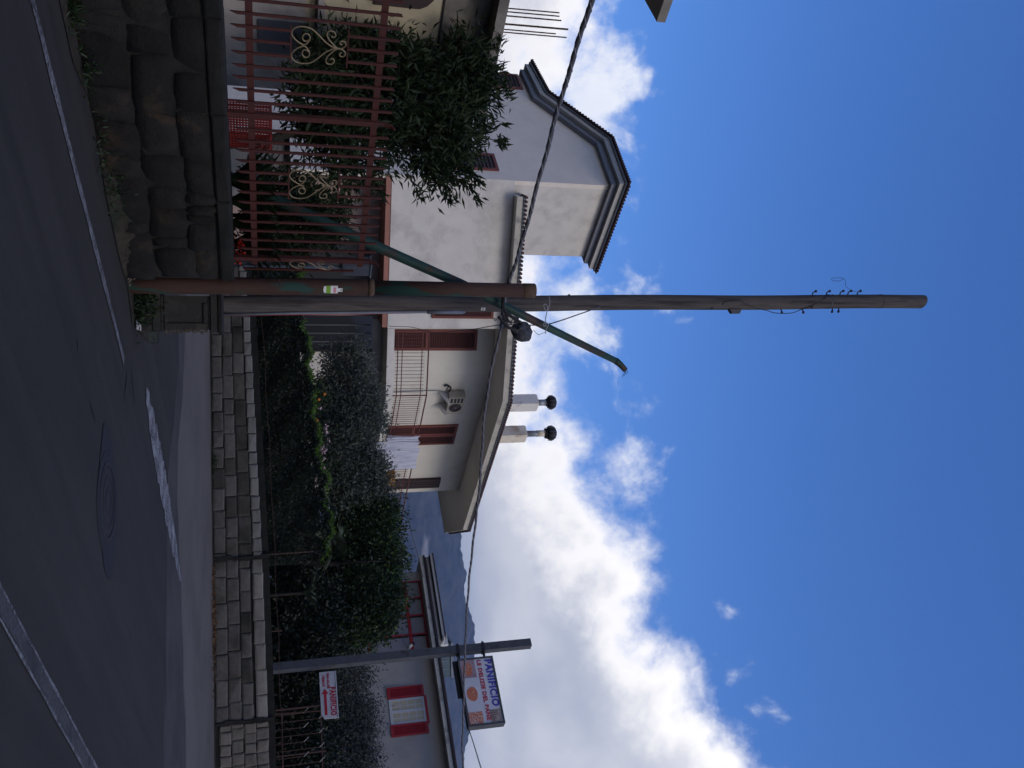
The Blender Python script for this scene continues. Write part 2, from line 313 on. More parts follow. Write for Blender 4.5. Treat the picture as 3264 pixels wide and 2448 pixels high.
# ------------------------------------------------------------------ the setting
def groundsheet():
    r = [0, 3, 6, 9, 12, 15, 18, 21, 25, 30, 40, 60, 100, 200, 500, 1500, 4500]
    xs = sorted(set([-a for a in r] + r)); ys = xs; m = MB(); n = len(xs)
    def h(x, y):
        d = math.hypot(x, y); k = 1 if d < 60 else 60 / d
        return gz(x * k, y * k) - (.004 if d < 60 else .3)
    m.add([(x, y, h(x, y)) for y in ys for x in xs], [(j * n + i, j * n + i + 1, j * n + n + i + 1, j * n + n + i) for j in range(n - 1) for i in range(n - 1)])
    struct(m.build('ground', M['garden']))
groundsheet()
def sheet(name, pts, m, dz, parent=None): return MB().add([(p[0], p[1], gz(p[0], p[1]) + dz) for p in pts], [tuple(range(len(pts)))]).build(name, m, parent)
verge = [G(u, v) for u, v in ((0, 188), (195, 231), (325, 289), (506, 318), (608, 333), (825, 380), (909, 405), (1024, 419))]
FW0, FW1 = G(1050, 669), G(2448, 685); FWD = nrm(V(FW1[0] - FW0[0], FW1[1] - FW0[1], 0)); FW0 = V(FW0[0], FW0[1], 0)
rd = [verge[0] - FD * 14] + verge + [V(-.55, 11.5, 0), V(-.6, 12.2, 0), V(-9, 13.6, 0), FW0 - FWD * 9 , FW0 + FWD * 26, V(25, 2, 0), V(12, -9, 0)]
road = struct(sheet('road', rd, M['asphalt'], .004))
M['asphalt1'] = mat('greyed asphalt', (.050, .047, .044), (.064, .060, .056), 40, (.036, .034, .032), 1.1, .42, .66, .9, .4, 160)
def rag(pts, amp, n=40):
    p = spline(pts, n // len(pts)); return [q_ + V(random.uniform(-amp, amp), random.uniform(-amp, amp) * 2, 0) for q_ in p]
l0 = [G(1050, 570), G(1500, 536), G(1900, 530), G(2300, 525), G(2448, 520)]; struct(sheet('road_apron', rag([l0[0] - V(6, -1, 0)] + l0 + [l0[-1] + V(14, -3, 0)], .04) + [FW0 + FWD * 22, FW0 - FWD * 8.5], M['asphalt1'], .006))
lb = [G(1050, 587), G(1500, 564), G(1900, 575), G(2300, 588), G(2448, 590)]
lb = rag([lb[0] - V(6, -1, 0)] + lb + [lb[-1] + V(14, -2, 0)], .04)
struct(sheet('side_road', lb + [FW0 + FWD * 22, FW0 - FWD * 8.5], M['asphalt2'], .008))
struct(sheet('verge', [p + V(.03, -.03, 0) for p in [verge[0] - FD * 14] + verge] + [V(-.55, 11.3, 0), V(-1.3, 11.3, 0), V(-1.35, 10.4, 0), V(-3.4, 7.75, 0), V(-3.4, 7.75, 0) - FD * 14], M['soil'], .014))
def bank():
    mb = MB(); n, k = 40, 6; A0 = G(0, 212) * V(1, 1, 0); vs = []
    for i in range(n + 1):
        t = i / n; sv = 1.0 + 2.6 * t; e = np.array([np.interp(sv, [float(np.dot(p - A0, FD)) for p in verge], [p[c] for p in verge]) for c in (0, 1)] + [0]); w_ = A0 + FD * sv + left_n(FD) * .06; hgt = .24 * min(1, t * 1.9) ** 1.2 * (1 if t < .6 else max(0, (.8 - t) / .2))
        for j in range(k + 1):
            f = j / k; p = e + (w_ - e) * f + V(.012 * math.sin(i * 1.9 + j), .012 * math.cos(i * 2.3 + j), 0); vs.append(V(p[0], p[1], gz(p[0], p[1]) + .012 + hgt * f ** 1.1 * (1 + .16 * math.sin(i * 1.1 + j * 2)) + .012 * math.sin(i * 2.7 + j * 1.7) * (0 < j)))
    struct(mb.add(vs, [(i * (k + 1) + j, (i + 1) * (k + 1) + j, (i + 1) * (k + 1) + j + 1, i * (k + 1) + j + 1) for i in range(n) for j in range(k)]).build('earth_bank', M['soil'], None, True))
    struct(sheet('gutter_soil', [FW0 + FWD * q_ - left_n(FWD) * (.16 + .05 * math.sin(q_ * 2.3) + .03 * math.sin(q_ * 7)) for q_ in np.linspace(-1.6, 17, 60)] + [FW0 + FWD * 17 + left_n(FWD) * .1, FW0 - FWD * 1.6 + left_n(FWD) * .1], M['soil'], .016))
bank()
def strip(name, a, b, wa, wb, n=14, wob=.012, taper=False):
    a, b = np.array(a)[:2], np.array(b)[:2]; d = nrm(b - a); q = V(-d[1], d[0]); L_, R_ = [], []
    for i in range(n + 1):
        t = i / n; c = a + (b - a) * t; wd = wa + (wb - wa) * t
        if taper: wd *= max(.04, math.sin(math.pi * t) ** .55)
        L_.append(c + q * (wd / 2 + random.uniform(-wob, wob))); R_.append(c - q * (wd / 2 + random.uniform(-wob, wob)))
    return sheet(name, R_ + L_[::-1], M['paint'], .012, road)
e0, e1 = G(0, 97), G(1150, 392); strip('edge_line', e0 - FD * 6, e0, .10, .10); strip('edge_line', e0, e1, .105, .10)
b0, b1 = G(1245, 462), G(1870, 578); wl_ = strip('worn_line', b0, b1, .66, .34, 44, .05, True); wl_.data.materials[0] = M['paint3']
c0, c1 = G(1930, 0), G(2448, 284); cq = left_n(nrm(c1 - c0)); ca, cb = c0 - nrm(c1 - c0) * 3, c1 + nrm(c1 - c0) * 9
for k_ in (-.075, .075): strip('centre_line', ca + cq * k_, cb + cq * k_, .026, .026, 50, .006)
fl_ = strip('centre_line', ca, cb, .12, .12, 40, .006); fl_.data.materials[0] = M['patch2']
for (u0, v0, u1, v1, wd_) in ((1180, 405, 1280, 392, .05), (1070, 243, 1130, 245, .03), (1275, 283, 1350, 303, .03), (1160, 415, 1300, 428, .04)):
    a, b = G(u0, v0), G(u1, v1); d = nrm(b - a); q = V(-d[1], d[0], 0)
    sheet('tar_crack', [a - q * wd_ * .2, a + (b - a) * .4 - q * wd_ * .5, b, a + (b - a) * .5 + q * wd_ * .5], M['patch'], .010, road)

def manhole():
    c = G(1600, 340); t = thing('manhole_cover', (c[0], c[1], gz(c[0], c[1]) + .004), 'round cast iron manhole cover set in dark asphalt beside the worn white line', 'manhole')
    def ring(name, r0, r1, z, m, n=40):
        mb = MB(); vs = []
        for r, zz in ((r0, z), (r1, z), (r1, z - .012)):
            vs += [(c[0] + r * math.cos(a), c[1] + r * math.sin(a), gz(c[0] + r * math.cos(a), c[1] + r * math.sin(a)) + zz) for a in [2 * math.pi * i / n for i in range(n)]]
        fs = [(k * n + i, k * n + (i + 1) % n, k * n + n + (i + 1) % n, k * n + n + i) for k in range(2) for i in range(n)]
        if r0 < .002: fs = fs[n:] + [tuple(range(n, 2 * n))]
        mb.add(vs, fs).build(name, m, t)
    mi = mat('cast iron', (.016, .0155, .0165), (.028, .027, .028), 30, rough=.8, bump=.4, bsc=90)
    tp_ = sheet('tar_patch', [c + V(.72 * math.cos(a_) * abs(math.cos(a_)) ** .5 + .03 * math.sin(5 * a_), .40 * math.sin(a_) + .02 * math.cos(7 * a_), 0) for a_ in np.linspace(0, 6.28, 40)[:-1]], M['patch'], .010, t)
    ring('tar_collar', .37, .47, .013, M['patch']); ring('frame', .32, .37, .017, mi); ring('lid', .001, .31, .015, mi)
    ring('raised_rib', .22, .245, .019, mi); ring('raised_rib', .11, .135, .019, mi)
manhole()

# ---- mountains
def hills():
    m = bpy.data.materials.new('forested mountain'); m.use_nodes = True; nt = m.node_tree; N = nt.nodes.new; L = nt.links.new; b = nt.nodes['Principled BSDF']; b.inputs['Roughness'].default_value = 1; b.inputs['Specular IOR Level'].default_value = 0
    g = N('ShaderNodeNewGeometry'); n = N('ShaderNodeTexNoise'); n.inputs['Scale'].default_value = .022; n.inputs['Detail'].default_value = 12; L(g.outputs['Position'], n.inputs[0])
    n2 = N('ShaderNodeTexNoise'); n2.inputs['Scale'].default_value = .0035; n2.inputs['Detail'].default_value = 7; L(g.outputs['Position'], n2.inputs[0])
    r = N('ShaderNodeValToRGB'); e = r.color_ramp.elements; e[0].position = .35; e[0].color = (.016, .022, .020, 1); e[1].position = .68; e[1].color = (.075, .074, .062, 1); L(n.outputs[0], r.inputs[0])
    mr = N('ShaderNodeMapRange'); mr.inputs[1].default_value = .64; mr.inputs[2].default_value = .74; L(n2.outputs[0], mr.inputs[0])
    mx = N('ShaderNodeMix'); mx.data_type = 'RGBA'; L(mr.outputs[0], mx.inputs[0]); L(r.outputs[0], mx.inputs[6]); mx.inputs[7].default_value = (.42, .38, .33, 1); L(mx.outputs[2], b.inputs['Base Color'])
    D = 2600.0
    crest = [(-9000, .16), (-3000, .17), (0, .19), (900, .185), (1400, 1462), (1660, 1466), (1750, 1470), (1831, 1486), (1884, 1478), (1945, 1495), (1990, 1511), (2059, 1515), (2150, 1512), (2250, 1508), (2336, 1499), (2385, 1482), (2448, 1474), (2700, 1430), (3400, 1400), (9000, 1350)]
    xs, hs = [], []
    for u, v in crest:
        if v < 1: xs.append((u - 1224) / FPX * D); hs.append(v * D)
        else: p = P(u, v, D); xs.append(p[0]); hs.append(p[2])
    mb = MB(); X = np.concatenate([np.linspace(-6000, 300, 60), np.linspace(320, 1900, 260), np.linspace(1950, 6500, 60)]); nr = 60; top = np.interp(X, xs, hs)
    rr = np.random.default_rng(3); ph = rr.uniform(0, 6.28, 40); fr = rr.uniform(.002, .03, 40); fy = rr.uniform(-.02, .02, 40)
    vs = []
    for j in range(nr):
        t = j / (nr - 1)                       # 0 foot, 1 crest
        for i, x in enumerate(X):
            y = D - 1400 * (1 - t) ; k = math.sin(math.pi * t)
            base = top[i] * (t ** 1.25)
            nz = sum(math.sin(x * fr[q] + y * fy[q] + ph[q]) / (1 + 60 * fr[q]) for q in range(40)) * 5.0
            bump = (math.sin(x * .11 + ph[0]) + math.sin(x * .23 + ph[1]) + math.sin(x * .047 + ph[2])) * 1.3 * t
            vs.append((x, y + nz * 3 * k, max(base + nz * k * 1.6 + bump, -2 + 6 * t)))
    n_ = len(X); mb.add(vs, [(j * n_ + i, j * n_ + i + 1, j * n_ + n_ + i + 1, j * n_ + n_ + i) for j in range(nr - 1) for i in range(n_ - 1)])
    struct(mb.build('hills', m, smooth=True))
hills()

# ------------------------------------------------------------------ masonry
def stone_block(s0, s1, z0, z1, A, d, depth, name, m, parent, jit=.008, proud=0., slope=0.):
    """one block in a wall along d; its face looks away from left_n(d); returns the object"""
    A = np.array(A); nin = left_n(d); w_, h_ = s1 - s0, z1 - z0; b = min(.034, w_ * .13, h_ * .13)
    def pt(s, z, y): return A * V(1, 1, 0) + d * s + Z * (z + slope * s) + nin * y
    J = lambda k=jit: random.uniform(-k, k)
    q = [(s0 + J(), z0 + J()), (s1 + J(), z0 + J()), (s1 + J(), z1 + J()), (s0 + J(), z1 + J())]
    c = (sum(a for a, _ in q) / 4, sum(a for _, a in q) / 4)
    vs = [pt(a, e, depth) for a, e in q] + [pt(a, e, .018 - proud) for a, e in q]
    inn = [(a + b * (1 if a < c[0] else -1) + J(.006), e + b * (1 if e < c[1] else -1) + J(.006)) for a, e in q]
    vs += [pt(a, e, -proud + J(.006)) for a, e in inn] + [pt(c[0] + J(.03), c[1] + J(.03), -proud - random.uniform(.002, .014))]
    fs = [(3, 2, 1, 0)] + [(i, (i + 1) % 4, 4 + (i + 1) % 4, 4 + i) for i in range(4)] + [(4 + i, 4 + (i + 1) % 4, 8 + (i + 1) % 4, 8 + i) for i in range(4)] + [(8 + i, 8 + (i + 1) % 4, 12) for i in range(4)]
    mb = MB(); mb.add(vs, fs); return mb.build(name, m, parent)

def rubble_stone(s0, s1, z0, z1, A, d, depth, name, m, parent, jit=.014, proud=0.):
    A = np.array(A); nin = left_n(d); nx, ny = 4, 3; J = lambda k=jit: random.uniform(-k, k); ph = [random.uniform(0, 6.28) for _ in range(3)]
    cs = [(s0 + J(), z0 + J()), (s1 + J(), z0 + J()), (s1 + J(), z1 + J()), (s0 + J(), z1 + J())]; vs = []; tilt = J(.03)
    for j in range(ny + 1):
        for i in range(nx + 1):
            a, b = i / nx, j / ny; p = [(1 - a) * (1 - b), a * (1 - b), a * b, (1 - a) * b]; sx = sum(w_ * c[0] for w_, c in zip(p, cs)); sz = sum(w_ * c[1] for w_, c in zip(p, cs))
            eb = (1 - abs(2 * a - 1) ** 7) * (1 - abs(2 * b - 1) ** 7); cr = (abs(2 * a - 1) ** 3) * (abs(2 * b - 1) ** 3)
            sx += (.5 - a) * cr * .022 + J(.009); sz += (.5 - b) * cr * .022 + J(.009)
            vs.append(A * V(1, 1, 0) + d * sx + Z * sz + nin * (.030 * (1 - eb) - proud - .012 * math.sin(3 * a + ph[0]) * math.sin(3 * b + ph[1]) + tilt * (a - .5) + J(.006)))
    ring = [i for i in range(nx + 1)] + [j * (nx + 1) + nx for j in range(1, ny + 1)] + [ny * (nx + 1) + i for i in range(nx - 1, -1, -1)] + [j * (nx + 1) for j in range(ny - 1, 0, -1)]
    k = len(vs); vs += [vs[i] + nin * depth for i in ring]; n_ = len(ring)
    fs = [(j * (nx + 1) + i, j * (nx + 1) + i + 1, (j + 1) * (nx + 1) + i + 1, (j + 1) * (nx + 1) + i) for j in range(ny) for i in range(nx)] + [(ring[(q + 1) % n_], ring[q], k + q, k + (q + 1) % n_) for q in range(n_)]
    return MB().add(vs, fs).build(name, m, parent, True)
LWA = G(0, 212) * V(1, 1, 0); LEND = 3.03                          # the near wall: along FD, from off frame to the poles
def left_wall():
    t = thing('garden_wall', (LWA + FD * 1.5) + Z * .1, 'blackened rubble stone garden wall under the red iron fence', 'wall')
    nin = left_n(FD); base = lambda s: gz(*(LWA + FD * s)[:2])
    MB().box(LWA + FD * -5 + nin * .03 + Z * -.15, FD * (LEND + 4.99), nin * .38, Z * 1.28).build('core', M['mortar'], t)
    rows = ((0, .50, .44), (.50, .85, .46), (.85, 1.13, .40))
    for k, (z0, z1, ln) in enumerate(rows):
        s = -5.0 + .17 * k
        while s < LEND - .02:
            e = min(s + random.choice((.13, ln * .55, ln * .8, ln, ln * 1.25)), LEND)
            if LEND - e < .12: e = LEND
            zb = base(s) - .04 if k == 0 else z0
            if random.random() < .2 and e - s > .16 and k:     # a pair of small stones, one over the other
                zm = z0 + (z1 - z0) * random.uniform(.4, .6)
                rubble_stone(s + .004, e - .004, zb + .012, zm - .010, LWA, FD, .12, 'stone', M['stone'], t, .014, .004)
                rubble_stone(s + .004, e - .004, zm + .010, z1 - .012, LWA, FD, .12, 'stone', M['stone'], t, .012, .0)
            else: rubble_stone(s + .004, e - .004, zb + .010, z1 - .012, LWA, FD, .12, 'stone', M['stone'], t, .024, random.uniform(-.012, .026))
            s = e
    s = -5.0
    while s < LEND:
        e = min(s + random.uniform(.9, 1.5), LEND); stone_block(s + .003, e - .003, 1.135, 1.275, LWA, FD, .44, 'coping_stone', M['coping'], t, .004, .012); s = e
left_wall()

def pier():
    # the moulded gate pier that stands in front of the wooden pole's foot
    Y = 10.46; ax = nrm(V(1, .06, 0)); ay = left_n(ax); xl, xr = P(936, 600, Y)[0], P(1052, 600, Y)[0]; hw = (xr - xl) / 2; zv = lambda v: P(1000, v, Y)[2]
    c = V((xl + xr) / 2, Y + .22, 0); g0 = gz(c[0], c[1]); zt = zv(697); t = thing('gate_pier', c + Z * g0, 'squat moulded concrete gate pier with recessed panel at the wooden pole foot', 'pier')
    MB().cbox(c + Z * ((zt + g0 - .1) / 2), ax * (hw * 2 - .05), ay * .40, Z * (zt - g0 + .1)).build('shaft', M['concdark'], t)
    for v0, v1, ex in ((452, 486, .05), (487, 512, .075), (513, 522, .03), (664, 671, .03), (672, 695, .08)):
        MB().cbox(c + Z * ((zv(v0) + zv(v1)) / 2), ax * (hw * 2 + ex - .05), ay * (.40 + ex), Z * (zv(v1) - zv(v0) - .004)).build('moulding', M['concdark'], t)
    MB().cbox(c + Z * ((zv(697) + zv(707)) / 2), ax * (hw * 2 + .06), ay * .52, Z * (zv(707) - zv(697))).build('cap_slab', M['mortar'], t)
    fr = c - ay * .2; zm, hh = (zv(525) + zv(662)) / 2, zv(662) - zv(525)
    for sx in (-1, 1): MB().cbox(fr + ax * sx * (hw - .05) + Z * zm - ay * .014, ax * .075, ay * .034, Z * hh).build('panel_frame', M['concdark'], t)
    for zz in (zv(525) + .02, zv(662) - .02): MB().cbox(fr + Z * zz - ay * .012, ax * (hw * 2 - .19), ay * .03, Z * .045).build('panel_frame', M['concdark'], t)
    mb = MB()
    for i in range(11): mb.cbox(fr + ax * (hw + random.uniform(-.012, .014)) + Z * (zv(525) + hh * (i + .5) / 11) - ay * .006, ax * .035, ay * random.uniform(.04, .07), Z * (hh / 11 - random.uniform(0, .012)))
    mb.build('broken_edge', M['rubble'], t)
pier()

def far_wall():
    t = thing('stone_wall', FW0 + FWD * 4 + Z * .4, 'long tuff block wall with pale cap course across the side road', 'wall')
    nin = left_n(FWD); L0 = -1.6
    def su(u): return float(np.dot(W(u, 750, FW0, FWD) - FW0, FWD))
    sA, sB, sC = su(1782), su(2306), 17.0
    def gb(s): q = FW0 + FWD * s; return gz(q[0], q[1])
    def top(s): return float(np.interp(s, [L0, 0, su(1600), sA, sB, sC], [1.28, 1.40, 1.56, 1.60, 1.69, 1.80]))
    # core and coping follow the wall in short lengths
    n = 24; ss = np.linspace(L0, sC, n + 1)
    mb = MB()
    for a, b in zip(ss[:-1], ss[1:]):
        p = [FW0 + FWD * a + nin * .035 + Z * (gb(a) - .2), FW0 + FWD * b + nin * .035 + Z * (gb(b) - .2), FW0 + FWD * b + nin * .035 + Z * (top(b) - .14), FW0 + FWD * a + nin * .035 + Z * (top(a) - .14)]
        mb.prism(p, nin * .36)
    mb.build('core', M['mortar'], t)
    for a, b in zip(ss[:-1], ss[1:]):
        p = [FW0 + FWD * (a + .003) + nin * .06 + Z * (top(a) - .135), FW0 + FWD * (b - .003) + nin * .06 + Z * (top(b) - .135), FW0 + FWD * (b - .003) + nin * .06 + Z * top(b), FW0 + FWD * (a + .003) + nin * .06 + Z * top(a)]
        MB().prism(p, nin * .30).build('coping_stone', M['coping'], t)
    def section(s0, s1, rows, lens, mats, proud):
        for k, (f0, f1) in enumerate(rows):
            s = s0 + .02
            first = random.uniform(.35, .95)
            while s < s1 - .03:
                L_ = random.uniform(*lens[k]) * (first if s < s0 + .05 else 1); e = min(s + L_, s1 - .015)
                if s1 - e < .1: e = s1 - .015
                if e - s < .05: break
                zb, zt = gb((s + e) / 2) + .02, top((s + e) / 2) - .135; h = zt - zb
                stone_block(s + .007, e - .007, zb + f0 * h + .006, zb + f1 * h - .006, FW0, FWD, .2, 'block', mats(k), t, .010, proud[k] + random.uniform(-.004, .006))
                s = e
    pick = lambda a, b, p: (lambda: M[a] if random.random() < p else M[b])
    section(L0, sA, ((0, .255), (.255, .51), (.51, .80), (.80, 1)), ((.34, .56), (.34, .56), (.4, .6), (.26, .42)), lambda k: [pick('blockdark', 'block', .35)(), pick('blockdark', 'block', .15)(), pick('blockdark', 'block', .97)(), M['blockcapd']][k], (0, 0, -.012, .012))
    section(sA, sB, ((0, .25), (.25, .505), (.505, .735), (.775, 1)), ((.46, .56), (.46, .56), (.42, .56), (.46, .54)), lambda k: [M['block'], M['block'], pick('block', 'blockdark', .8)(), M['blockcap']][k], (0, 0, 0, .016))
    section(sB, sC, ((.07, .29), (.29, .525), (.525, .76), (.76, 1)), ((.19, .27), (.19, .27), (.19, .27), (.19, .27)), lambda k: M['blocktan'], (0, 0, 0, 0))
    for s in (sA, sB):
        mb = MB(); q = FW0 + FWD * (s - .02) - nin * .012
        for i in range(6):
            zb = gb(s) + i * .2; mb.cbox(q + FWD * random.uniform(-.01, .02) + Z * (zb + .1), FWD * random.uniform(.05, .10), nin * .06, Z * .2)
        mb.build('mortar_joint', M['mortar'], t)
    return su, top, gb
SU, FTOP, FGB = far_wall()
NIN = left_n(FWD)
fwp = lambda s, back, z: FW0 + FWD * s + NIN * back + Z * z

# ------------------------------------------------------------------ iron fence on the near wall
def iron_fence():
    nin = left_n(FD); A = LWA + nin * .20; t = thing('iron_fence', A + FD * 1.4 + Z * 1.275, 'red oxide iron railing with gilt scrolls on the stone garden wall', 'fence')
    pt = lambda s, z, y=0: A + FD * s + Z * z + nin * y
    for z in (1.49, 2.635): MB().cbox(pt(-1.0, z), FD * 7.9, nin * .014, Z * .062).build('rail', M['iron'], t)
    posts = [1.06, 2.86, -.86, -2.7, -4.4]
    def picket(s, z0, z1, cut=True):
        w_ = .024; mb = MB(); lo = .06 if cut else 0
        mb.prism([pt(s - w_ / 2, z0, -.026), pt(s + w_ / 2, z0 + lo, -.026), pt(s + w_ / 2, z1, -.026), pt(s - w_ / 2, z1 - .012, -.026)], nin * .018).build('picket', M['iron'], t)
    sp = [.058 - .122 * i for i in range(36, 0, -1)] + [.058, .176, .300, .424, .549, .666, .793, .917, 1.21, 1.345, 1.451, 1.575, 1.706, 1.825, 1.955, 2.084, 2.21, 2.335, 2.458, 2.585, 2.711]
    orn = {(.117, .487): (.176, .300, .424), (1.635, 2.02): (1.706, 1.825, 1.955), (-1.75, -1.38): (-1.65, -1.53, -1.41)}
    for s in sp:
        if min(abs(s - q) for q in posts) < .05: continue
        hid = any(a < s < b for a, b in orn)
        if hid: picket(s, 1.335, 1.84); picket(s, 2.33, 2.795, False)
        else: picket(s, 1.335, 2.795)
    for s in posts:
        mb = MB(); mb.cbox(pt(s, 1.97), FD * .05, nin * .05, Z * 1.40)
        mb.tube([pt(s, 2.66), pt(s, 2.74, -.01), pt(s, 2.80, -.04), pt(s, 2.83, -.085)], [.028, .026, .022, .010], 6); mb.build('post', M['iron'], t)
    # gilt lyre scrolls, drawn from the photograph in millimetres about the axis
    half = [[(150, 55), (135, 40), (105, 45), (95, 75), (115, 105), (150, 100), (160, 60), (130, 15), (100, 5)],
            [(100, 5), (40, 40), (0, 95), (25, 145), (85, 165), (165, 155), (225, 115), (290, 55), (345, 18), (410, -4)],
            [(410, -4), (360, 40), (320, 85), (308, 125), (330, 150), (370, 145), (385, 115), (365, 95), (348, 108)],
            [(410, -4), (455, 8), (480, 35), (470, 65), (440, 70), (428, 48), (446, 36)]]
    def scroll(s0, k=1.0, only=None, z0=1.845, gilt='gold'):
        mb = MB()
        for sgn in ((1, -1) if only is None else (only,)):
            for c in half:
                p = spline([(z0 + a * .00098, sgn * b * .00106 * k) for a, b in c], 5)
                mb.tube([pt(s0 + q[1], q[0], -.02) for q in p], .0062, 6)
        mb.build('scroll', M[gilt], t)
    for (a, b) in orn:
        scroll((a + b) / 2)
        for z in (1.84, 2.335): MB().cbox(pt((a + b) / 2, z, -.017), FD * (b - a), nin * .012, Z * .012).build('cross_bar', M['iron'], t)
    # last short panel, seen behind the poles
    scroll(2.99, .8, -1, 1.86); MB().cbox(pt(3.02, 1.97), FD * .02, nin * .02, Z * 1.2).build('picket', M['iron'], t)
iron_fence()

# ------------------------------------------------------------------ poles
SB = G(909, 410); SB[2] = gz(SB[0], SB[1])
def depth_px(p): return dep(p) / FPX
def steel_post():
    t = thing('steel_post', SB, 'rusted steel tube post with flaking green paint beside the wooden pole', 'post')
    zt = W(925, 1705, SB, V(1, 0, 0))[2]; z1 = W(915, 1178, SB, V(1, 0, 0))[2]
    b1 = P(915, 1100, SB[1]); b2 = P(925, 1600, SB[1])
    ax = lambda z: np.array([np.interp(z, [SB[2], b1[2], b2[2]], [P(908, 440, SB[1])[0], b1[0], b2[0]]), SB[1], z])
    r1, r2 = .097, .086
    MB().tube([ax(SB[2] - .3), ax(SB[2] + .4), ax(z1 - .03), ax(z1)], [r1, r1, r1, r1], 28).build('lower_tube', M['rust'], t, True)
    MB().tube([ax(z1 - .02), ax(z1 + .02), ax(z1 + .05)], [r1 + .006, r1 + .004, r2 + .002], 28).build('collar', M['rustring'], t, True)
    MB().tube([ax(z1 + .02), ax((z1 + zt) / 2), ax(zt - .16)], r2, 28).build('upper_tube', M['rust'], t, True)
    MB().tube([ax(zt - .16), ax(zt - .155), ax(zt - .01), ax(zt)], [r2, r2 + .004, r2 + .004, r2 - .006], 28).build('top_sleeve', M['rustring'], t, True)
    # bottle-shaped sticker wrapped round the tube
    st = thing('sticker', ax(W(928, 1060, SB, V(1, 0, 0))[2]) + V(0, -r1, 0), 'small bottle-shaped sticker in green, white and pink on the rusted steel post', 'sticker')
    zb = W(925, 1031, SB, V(1, 0, 0))[2]; k = .195 / 53
    def patch(name, z0, z1, a0, a1, m, e=.002, z0b=None, n=6):
        vs = []
        for i in range(n + 1):
            a = a0 + (a1 - a0) * i / n; dz = 0 if z0b is None else z0b * math.sin(math.pi * i / n)
            for z in (z0 - dz, z1): vs.append(ax(z) + (r1 + e) * V(math.sin(a), -math.cos(a), 0))
        MB().add(vs, [(2 * i, 2 * i + 2, 2 * i + 3, 2 * i + 1) for i in range(n)]).build(name, m, st)
    A0, A1 = -.02, .92
    patch('white_base', zb + .004, zb + .035, A0 + .05, A1 - .05, M['plastic'], .002, .010)
    patch('green_band', zb + .025, zb + .075, A0, A1, M['sgreen'], .003); patch('white_body', zb + .075, zb + .155, A0, A1, M['plastic'], .002)
    patch('pink_print', zb + .105, zb + .135, A0 + .2, A1 - .12, M['spink'], .004)
    patch('bottle_neck', zb + .155, zb + .205, .26, .68, M['plastic'], .002); patch('cap_mark', zb + .185, zb + .197, .38, .55, M['dark'], .004)
    return ax
STAX = steel_post()

